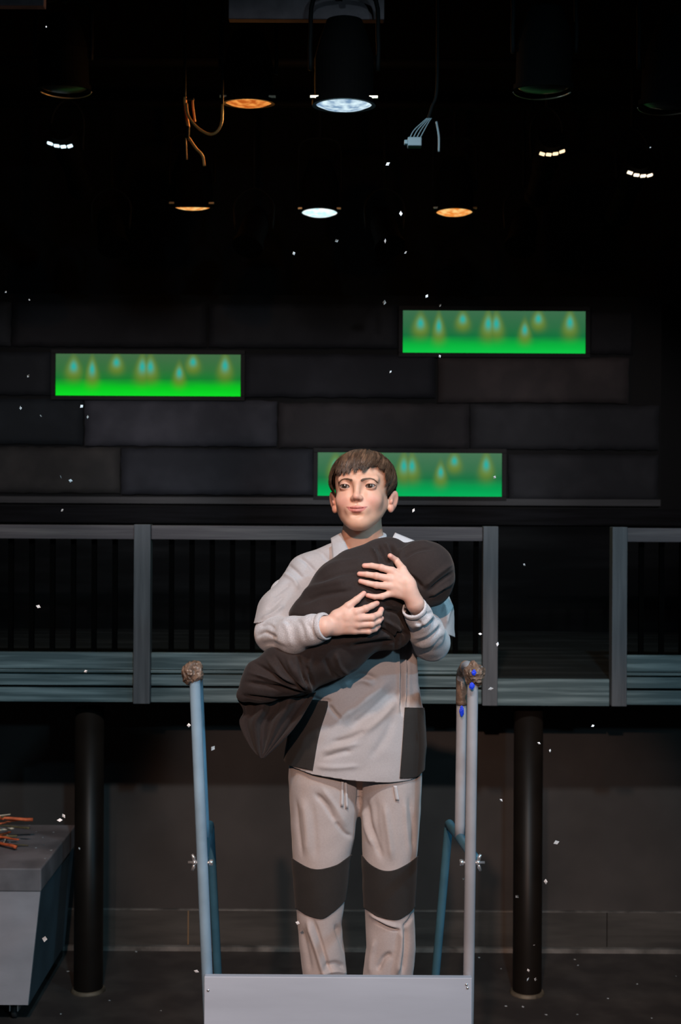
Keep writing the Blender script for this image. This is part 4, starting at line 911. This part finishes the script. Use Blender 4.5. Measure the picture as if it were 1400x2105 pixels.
tr = np_mesh('trousers', Vp, Fp, M['trouser'], boy); m_ = tr.modifiers.new('s', 'SOLIDIFY'); m_.thickness = .0025; m_.offset = -1
xm = B(740, 1830, -.06)[0]
VL, FL = clip(Vp, Fp, lambda V: V[:, 0]-xm); VR, FR = clip(Vp, Fp, lambda V: xm-V[:, 0])
patch('knee_patch', VL, FL, tr, T([(1700, 590), (1950, 590)]), T([(1700, 740), (1950, 740)]), T([(600, 1764), (612, 1772), (635, 1784), (658, 1787), (690, 1779), (708, 1768), (724, 1756)]), T([(600, 1862), (616, 1872), (632, 1882), (662, 1889), (684, 1876), (700, 1862), (710, 1850)]), 0.02)
patch('knee_patch', VR, FR, tr, T([(1700, 742), (1950, 742)]), T([(1700, 900), (1950, 900)]), T([(742, 1756), (760, 1776), (785, 1789), (810, 1789), (838, 1776), (862, 1758)]), T([(742, 1862), (756, 1871), (778, 1885), (815, 1891), (838, 1880), (850, 1868), (862, 1856)]), 0.02)
trb = BVHTree.FromPolygons([tuple(v) for v in Vp], [tuple(int(i) for i in f) for f in Fp])
def ontr(px, py):
    d = (Vector(P(px, py, 3))-CAMP).normalized(); h = trb.ray_cast(CAMP, d)[0]; return np.array((h if h is not None else Vector(B(px, py, -.09)))-d*.004)
for (a, b, wd) in (((704, 1600), (703, 1658), .0032), ((710, 1600), (713, 1662), .0034), ((812, 1615), (817, 1645), .0045)):
    bm = bmesh.new(); n = 8; vs = []
    for k in range(n+1): p = ontr(a[0]+(b[0]-a[0])*k/n, a[1]+(b[1]-a[1])*k/n); vs.append((bm.verts.new(p+(-wd, 0, 0)), bm.verts.new(p+(wd, -.001, 0))))
    for k in range(n): bm.faces.new((vs[k][0], vs[k+1][0], vs[k+1][1], vs[k][1]))
    bm_obj('drawstring', bm, M['collar'], tr, smooth=True, solid=.0018)
# shoes
for px_, s in ((672, -1), (804, 1)):
    f_ = Field((-.16, -.20, stand-.002), (.24, .12, stand+.10), .003); c = B(px_, 2035, 0)[0]
    f_.cap((c+s*.004, .045, stand+.034), (c+s*.010, -.05, stand+.030), .033, .031, .01); f_.cap((c+s*.010, -.05, stand+.026), (c+s*.018, -.125, stand+.022), .031, .026, .02); f_.cap((c, .04, stand+.04), (c, .035, stand+.07), .032, .032, .01)
    V, F = f_.mesh(); V = relax(V, F, 2); V[:, 2] = np.maximum(V[:, 2], stand+.001); np_mesh('shoe', V, F, M['shoe'], boy)

# ------------------------------------------------------------------ lamps and rigging overhead
def lens_mat(name, a, b, s=1.0):
    m = bpy.data.materials.new(name); m.use_nodes = True; nt = m.node_tree; N = nt.nodes; L = nt.links; N.remove(N['Principled BSDF'])
    em = N.new('ShaderNodeEmission'); tc = N.new('ShaderNodeTexCoord'); nz = N.new('ShaderNodeTexNoise'); nz.inputs['Scale'].default_value = 26; rp = N.new('ShaderNodeValToRGB')
    L.new(tc.outputs['Object'], nz.inputs[0]); L.new(nz.outputs[0], rp.inputs[0]); rp.color_ramp.elements[0].position = .38; rp.color_ramp.elements[1].position = .64
    rp.color_ramp.elements[0].color = (*a, 1); rp.color_ramp.elements[1].color = (*b, 1); L.new(rp.outputs[0], em.inputs[0]); em.inputs[1].default_value = s; L.new(em.outputs[0], N['Material Output'].inputs[0]); return m
ZP = 4.42
def par_can(px, py, width, tilt, lens, glow, label, power=1.2, clipm=True, d=6.9):
    s_ = width*d/FPX/.205; c = Vector(P(px, py, d)); e = empty('stage_lamp', (c.x, c.y, ZP), label, 'lamp')
    ax = Vector((0, math.sin(math.radians(tilt)), -math.cos(math.radians(tilt))))   # where the lamp points
    bm = bmesh.new(); lathe(bm, c, [(a*s_, b*s_) for a, b in ((0.098, 0.001), (0.112, 0.001), (0.112, -0.016), (0.104, -0.018), (0.104, -0.16), (0.088, -0.22), (0.062, -0.29), (0.03, -0.30), (0.001, -0.30))], 40, ax); bm_obj('housing', bm, M['can'], e, smooth=False)
    bm = bmesh.new(); rg = lathe(bm, c, [(a*s_, b*s_) for a, b in ((0.0985, -0.004), (0.075, 0.006), (0.045, 0.012), (0.001, 0.015))], 40, ax); bm_obj('lens', bm, lens, e, smooth=True)
    if clipm:
        for s in (-1, 1):
            bm = bmesh.new(); q = c+Vector((s*0.098*s_, -0.052, 0.012)); box(bm, q.x-0.020, q.x+0.020, q.y-0.004, q.y+0.004, q.z-0.004, q.z+0.006); tag(bm_obj('gel_clip', bm, M['canrim'], e, bevel=.001), 'bright metal gel clip')
    bm = bmesh.new(); r = 0.118*s_; h = c-ax*0.12
    tube(bm, catmull([h+Vector((-r, 0, 0)), h+Vector((-r, 0, 0.12)), Vector((c.x-r*.8, c.y, min(ZP-0.06, h.z+0.27))), Vector((c.x+r*.8, c.y, min(ZP-0.06, h.z+0.27))), h+Vector((r, 0, 0.12)), h+Vector((r, 0, 0))], 5), 0.008, 8)
    bm_obj('yoke', bm, M['rig'], e, smooth=True)
    bm = bmesh.new(); tube(bm, [Vector((c.x, c.y, min(ZP-0.06, h.z+0.27))), Vector((c.x, c.y, ZP-0.025))], 0.012, 10); box(bm, c.x-.02, c.x+.02, c.y-.034, c.y+.034, ZP-.032, ZP-.024); bm_obj('clamp', bm, M['rig'], e)
    if glow:
        l = bpy.data.lights.new('lamp_glow', 'POINT'); l.energy = power; l.color = glow; l.shadow_soft_size = 0.03; o = bpy.data.objects.new('lamp_glow', l); COL.objects.link(o); o.location = c+ax*0.06
    return c
OR = lens_mat('orange_lens', (.50, .10, .012), (.92, .34, .07)); OR2 = lens_mat('hot_orange_lens', (.85, .24, .03), (1.0, .62, .22)); BL = lens_mat('pale_blue_lens', (.20, .33, .50), (.75, .93, 1.0)); WH = lens_mat('white_lens', (.55, .90, .95), (1, 1, 1), 1.1)
par_can(511, 213, 99, 8, OR, (1, .42, .10), 'lit amber stage lamp in the upper row, left of the pale blue one', 10.0, d=5.38)
par_can(707, 217, 120, 5.0, BL, (.5, .85, 1), 'lit pale blue stage lamp, the largest in the upper row', 2.4, d=4.44)
par_can(396, 427, 80, 11.5, OR2, (1, .42, .10), 'lit amber stage lamp in the lower row at left, seen almost edge-on', .5)
par_can(657, 438, 76, -2, WH, (.7, .95, 1), 'lit white stage lamp in the middle of the lower row', .5)
par_can(934, 437, 77, 0, OR2, (1, .42, .10), 'lit bright orange stage lamp at right end of the lower row', .6)
dk = mat('unlit_lens', (.02, .02, .022), .3)
def unlit(px, py, w, tilt, label):
    d = 5.38 if px < 500 else 4.44; s_ = w*d/FPX/.205; par_can(px, py, w, tilt, dk, None, label, clipm=False, d=d); c = Vector(P(px, py, d)); ring = [c+Vector((.113*s_*math.cos(a), .113*s_*math.sin(a), -.001)) for a in np.linspace(.3, PI-.3, 20)]
    return ring
for (px, py, w, gx, gy, tl, lab, dgl) in ((132, 183, 100, 134, 315, 10, 'at upper left', (.7, .9, 1)), (1117, 183, 112, 1127, 331, 10, 'at upper right', (1, .75, .45)), (1378, 215, 118, 1304, 374, 10, 'at the right edge', (1, .85, .65))):
    ring = unlit(px, py, w, tl, 'unlit black stage lamp with a thin bright rim '+lab)
    root = [o for o in COL.objects if o.name.startswith('stage_lamp')][-1]
    bm = bmesh.new(); tube(bm, ring, .0028, 6); tag(bm_obj('rim_wire', bm, M['canrim'], root, smooth=True), 'bare metal rim')
    # a profile lantern behind, light leaking from its vents
    d = 6.2; c = Vector(P(gx, gy, d)); e = empty('profile_lantern', (c.x, c.y, ZP), 'black lantern leaking light through its vent slots '+lab, 'lamp')
    bm = bmesh.new(); lathe(bm, c+Vector((0, 0.004, .055)), [(.001, -.10), (.06, -.10), (.066, -.07), (.066, .10), (.055, .16), (.055, .34), (.062, .36), (.062, .40), (.001, .40)], 28, Vector((0, .94, -.34))); bm_obj('barrel', bm, M['can'], e)
    vm = mat('vent_glow', (0, 0, 0), 1, emit=dgl, estr=1.6)
    sgn = 1 if gx < 1000 else (-1 if gx < 1200 else 1)
    for k in range(4):
        u = (k-1.5)/1.5; q = c+Vector((u*.048, -.115, (.008*u*u)+(-.006*u*sgn))); bm = bmesh.new(); box(bm, q.x-.0125, q.x+.0125, q.y-.01, q.y+.01, q.z-.0055, q.z+.0055)
        bmesh.ops.rotate(bm, verts=bm.verts, cent=q, matrix=Matrix.Rotation(-u*.3, 3, 'Y')); tag(bm_obj('vent_slot', bm, vm, e, bevel=.002), 'glowing vent slot')
    bm = bmesh.new(); tube(bm, catmull([c+Vector((-.075, .05, .03)), c+Vector((-.075, .05, .2)), c+Vector((0, .05, .28)), c+Vector((.075, .05, .2)), c+Vector((.075, .05, .03))], 5), .007, 8); tube(bm, [c+Vector((0, .05, .28)), Vector((c.x, c.y+.05, ZP-.02))], .010, 8); bm_obj('yoke', bm, M['rig'], e, smooth=True)
for (y, lab) in ((4.44-D0, 'nearest'), (5.38-D0, 'second nearest'), (6.2-D0+.05, 'third'), (6.9-D0, 'farthest')):
    tag(tube_obj('rig_pipe', [(-4.15, y, ZP), (4.15, y, ZP)], 0.024, M['rig'], None, 14), 'black horizontal lighting pipe, %s of the four overhead' % lab, 'pipe')
# painted timber above, and the drooping cable, clamp and connector box
p, q = P(470, -60, 4.5), P(790, 40, 4.5)
tag(box_obj('ceiling_beam', (p[0], q[0], p[1], p[1]+.04, q[2], q[2]+.32), M['duct'], None, .004), 'purplish grey painted beam at the top edge above the lamps', 'beam')
p, q = P(-60, -60, 4.5), P(90, 11, 4.5)
tag(box_obj('ceiling_beam', (p[0], q[0], p[1], p[1]+.04, q[2], q[2]+.32), M['duct'], None, .004), 'dim grey beam end in the top left corner', 'beam')
C_ = lambda pts, d: catmull([P(x, y, d) for x, y in pts], 8)
cab = tag(tube_obj('drooping_cable', C_([(383, 212), (388, 240), (408, 264), (432, 276), (448, 268), (456, 248), (457, 215)], 5.2), .0055, M['cable'], None, 10), 'drooping cable coloured with orange spill left of the amber lamp', 'cable')
br = empty('hanging_bracket', P(385, 210, 5.23), 'thin metal hanging bracket coloured with orange spill left of the amber lamp', 'bracket')
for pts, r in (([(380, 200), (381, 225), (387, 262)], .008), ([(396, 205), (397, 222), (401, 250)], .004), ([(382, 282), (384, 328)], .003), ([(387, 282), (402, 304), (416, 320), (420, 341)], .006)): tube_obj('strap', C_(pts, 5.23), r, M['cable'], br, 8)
tube_obj('hanging_rod', C_([(380, -150), (380, 60), (380, 202)], 5.23), .006, M['rig'], br, 8)
box_obj('cross_bar', (P(378, 203, 5.23)[0], P(399, 203, 5.23)[0], P(378, 203, 5.23)[1]-.005, P(378, 203, 5.23)[1]+.005, P(378, 206, 5.23)[2], P(378, 202, 5.23)[2]), M['rig'], br, .001)
tube_obj('upper_run', C_([(457, 214), (457, 100), (457, -150)], 5.2), .0057, M['rig'], cab, 8)  # same cable, coloured black where it runs up into the shade
tube_obj('strap_joint', C_([(386, 260), (385, 284)], 5.23), .009, M['rig'], br, 8)
jb = empty('connector_box', P(852, 292, 4.55), 'small pale blue lit connector box hanging on ribbed cables', 'connector')
a = P(852, 293, 4.55); box_obj('housing', (a[0]-.025, a[0]+.025, a[1]-.02, a[1]+.02, a[2]-.017, a[2]+.015), M['jbox'], jb, .003); a2 = P(835, 293, 4.55); box_obj('plug', (a2[0]-.007, a2[0]+.008, a2[1]-.01, a2[1]+.01, a2[2]-.008, a2[2]+.008), M['jbox'], jb, .003)
for k in range(4): tube_obj('lead', C_([(842+k*7, 285), (851+k*7, 268), (870+k*4, 250), (878+k*3, 243)], 4.55), .0022, M['jbox'], jb, 6)
tube_obj('lead', C_([(880, 246), (888, 220), (898, 188), (900, 90), (900, -70), (900, -200)], 4.58), .006, M['rig'], jb, 8); tube_obj('strap', C_([(897, 250), (902, 280), (902, 312)], 4.55), .004, M['jbox'], jb, 8)
# a few dark unlit fittings hanging on the far pipe
for k, px in enumerate((228, 522, 790, 1076)):
    d = 6.9; c = Vector(P(px, 470, d)); e = empty('unlit_lantern', (c.x, c.y, ZP), 'dark unlit lantern hanging low %s' % ('left of the edge-on amber lamp', 'between the edge-on amber lamp and the white one', 'between the white lamp and the bright orange one', 'right of the bright orange lamp')[k], 'lamp')
    bm = bmesh.new(); lathe(bm, c, [(.001, -.12), (.05, -.12), (.075, -.04), (.075, .10), (.085, .12), (.085, .14), (.001, .14)], 24, Vector((.2*(-1)**k, -.5, -.8)).normalized()); bm_obj('housing', bm, M['can'], e)
    bm = bmesh.new(); tube(bm, catmull([c+Vector((-.1, 0, 0)), c+Vector((-.1, 0, .15)), c+Vector((0, 0, .22)), c+Vector((.1, 0, .15)), c+Vector((.1, 0, 0))], 5), .007, 8); tube(bm, [c+Vector((0, 0, .22)), Vector((c.x, c.y, ZP-.024))], .010, 8); bm_obj('yoke', bm, M['rig'], e, smooth=True)

# ------------------------------------------------------------------ paper snow
def flake_mesh(s, seed):
    r = random.Random(seed); bm = bmesh.new(); n = 4; vs = []
    for k in range(n): a = 2*PI*k/n; q = s*(.8+.35*r.random()); vs.append(bm.verts.new((q*math.cos(a), q*math.sin(a)*.75, r.uniform(-.12, .12)*s)))
    c = bm.verts.new((0, 0, .10*s)); [bm.faces.new((vs[k], vs[(k+1) % n], c)) for k in range(n)]
    bmesh.ops.solidify(bm, geom=bm.faces[:], thickness=.0004); me = bpy.data.meshes.new('snowflake'); bm.to_mesh(me); bm.free(); me.materials.append(M['flake']); return me
FM = [flake_mesh(.0062, k) for k in range(5)]
fr = random.Random(5)
def flake(p, sc, label, group, flat=False):
    o = bpy.data.objects.new('snowflake', fr.choice(FM)); COL.objects.link(o); o.location = p; o.scale = (sc,)*3
    o.rotation_euler = (0, 0, fr.uniform(0, 6)) if flat else (PI/2+fr.uniform(-.6, .6), fr.uniform(0, 6), fr.uniform(-.6, .6)); tag(o, label, 'snowflake', group)
air = [('white paper snowflake falling in the dark air among the stage lamps', 'paper snow among the lamps', [(797,337,1.1),(824,439,1.1),(692,495,.9),(604,521,1),(792,495,1),(834,519,1),(95,55,.5),(1337,303,.5)]),
 ('white paper snowflake falling in front of the stone block wall', 'paper snow before the stone wall', [(877,609,1),(790,622,1),(905,628,.7),(904,732,.8),(803,764,.7),(60,616,.7),(12,600,.6),(58,773,.8),(42,839,.8),(84,855,.7),(168,835,1),(180,857,.7),(125,980,.9),(145,988,1.1),(128,1049,.8)]),
 ('white paper snowflake falling in front of the guard railings and deck fascia', 'paper snow before the railings', [(850,1049,1),(1078,1161,.9),(79,1247,1.1),(176,1380,.9),(1023,1324,.9),(987,1303,.8),(1009,1416,1.2)]),
 ('white paper snowflake falling in front of the dark wall below the deck', 'paper snow below the deck', [(388,1491,1.1),(438,1538,1.2),(1219,1492,.8),(1108,1528,.8),(1131,1543,.7),(1030,1645,.8),(131,1677,1.1),(123,1686,1.1),(1144,1732,1.2),(1122,1812,1.3),(953,1806,.9),(404,1997,1.1),(612,1897,1)]),
 ('white paper snowflake falling in front of the right-hand column', 'paper snow before the right column', [(1063,1843,1),(1098,1943,.6),(1086,1995,.9),(1085,2013,.8),(1101,2013,.8)])]
for lab, grp, L2 in air:
    for (x, y, s) in L2: flake(P(x, y, fr.uniform(3.0, 3.5)), s, lab, grp)
flake(P(1017, 981, 3.2), .9, 'white paper snowflake in front of the screen behind the boy\'s head', None); flake(P(92, 1930, 3.4), 1.5, 'white paper snowflake in front of the dark side of the crate', None); flake(P(163, 1744, 5.0), .8, 'small snowflake in front of the left-hand column', None)
ztop = zl1+.0012
for (x, y) in ((74,1713),(110,1714),(88,1725),(20,1735),(90,1740),(74,1746),(105,1751),(92,1768),(60,1700),(40,1728)):
    v = (1052.5-y)/FPX; d = (ztop-CAMZ)/v; p = P(x, y, d); p[2] = ztop; flake(p, 1.1, 'fallen paper flake lying on the dark lid of the crate', 'fallen flakes on the crate lid', True)
fp = [(280,1959),(990,1957),(985,1967),(1182,1970),(1188,1982),(1390,2003),(125,2088),(1123,2084),(1187,2083),(1040,2067),(1075,2068),(225,2060),(140,2000),(1250,2050),(1310,2020),(1340,2090),(330,2080),(1030,1990)]
for (x, y) in fp:
    v = (1052.5-y)/FPX; d = -CAMZ/v; p = P(x, y, d); p[2] = .0012; flake(p, fr.uniform(.8, 1.4), 'fallen paper flake lying on the black stage floor', 'fallen flakes on the floor', True)
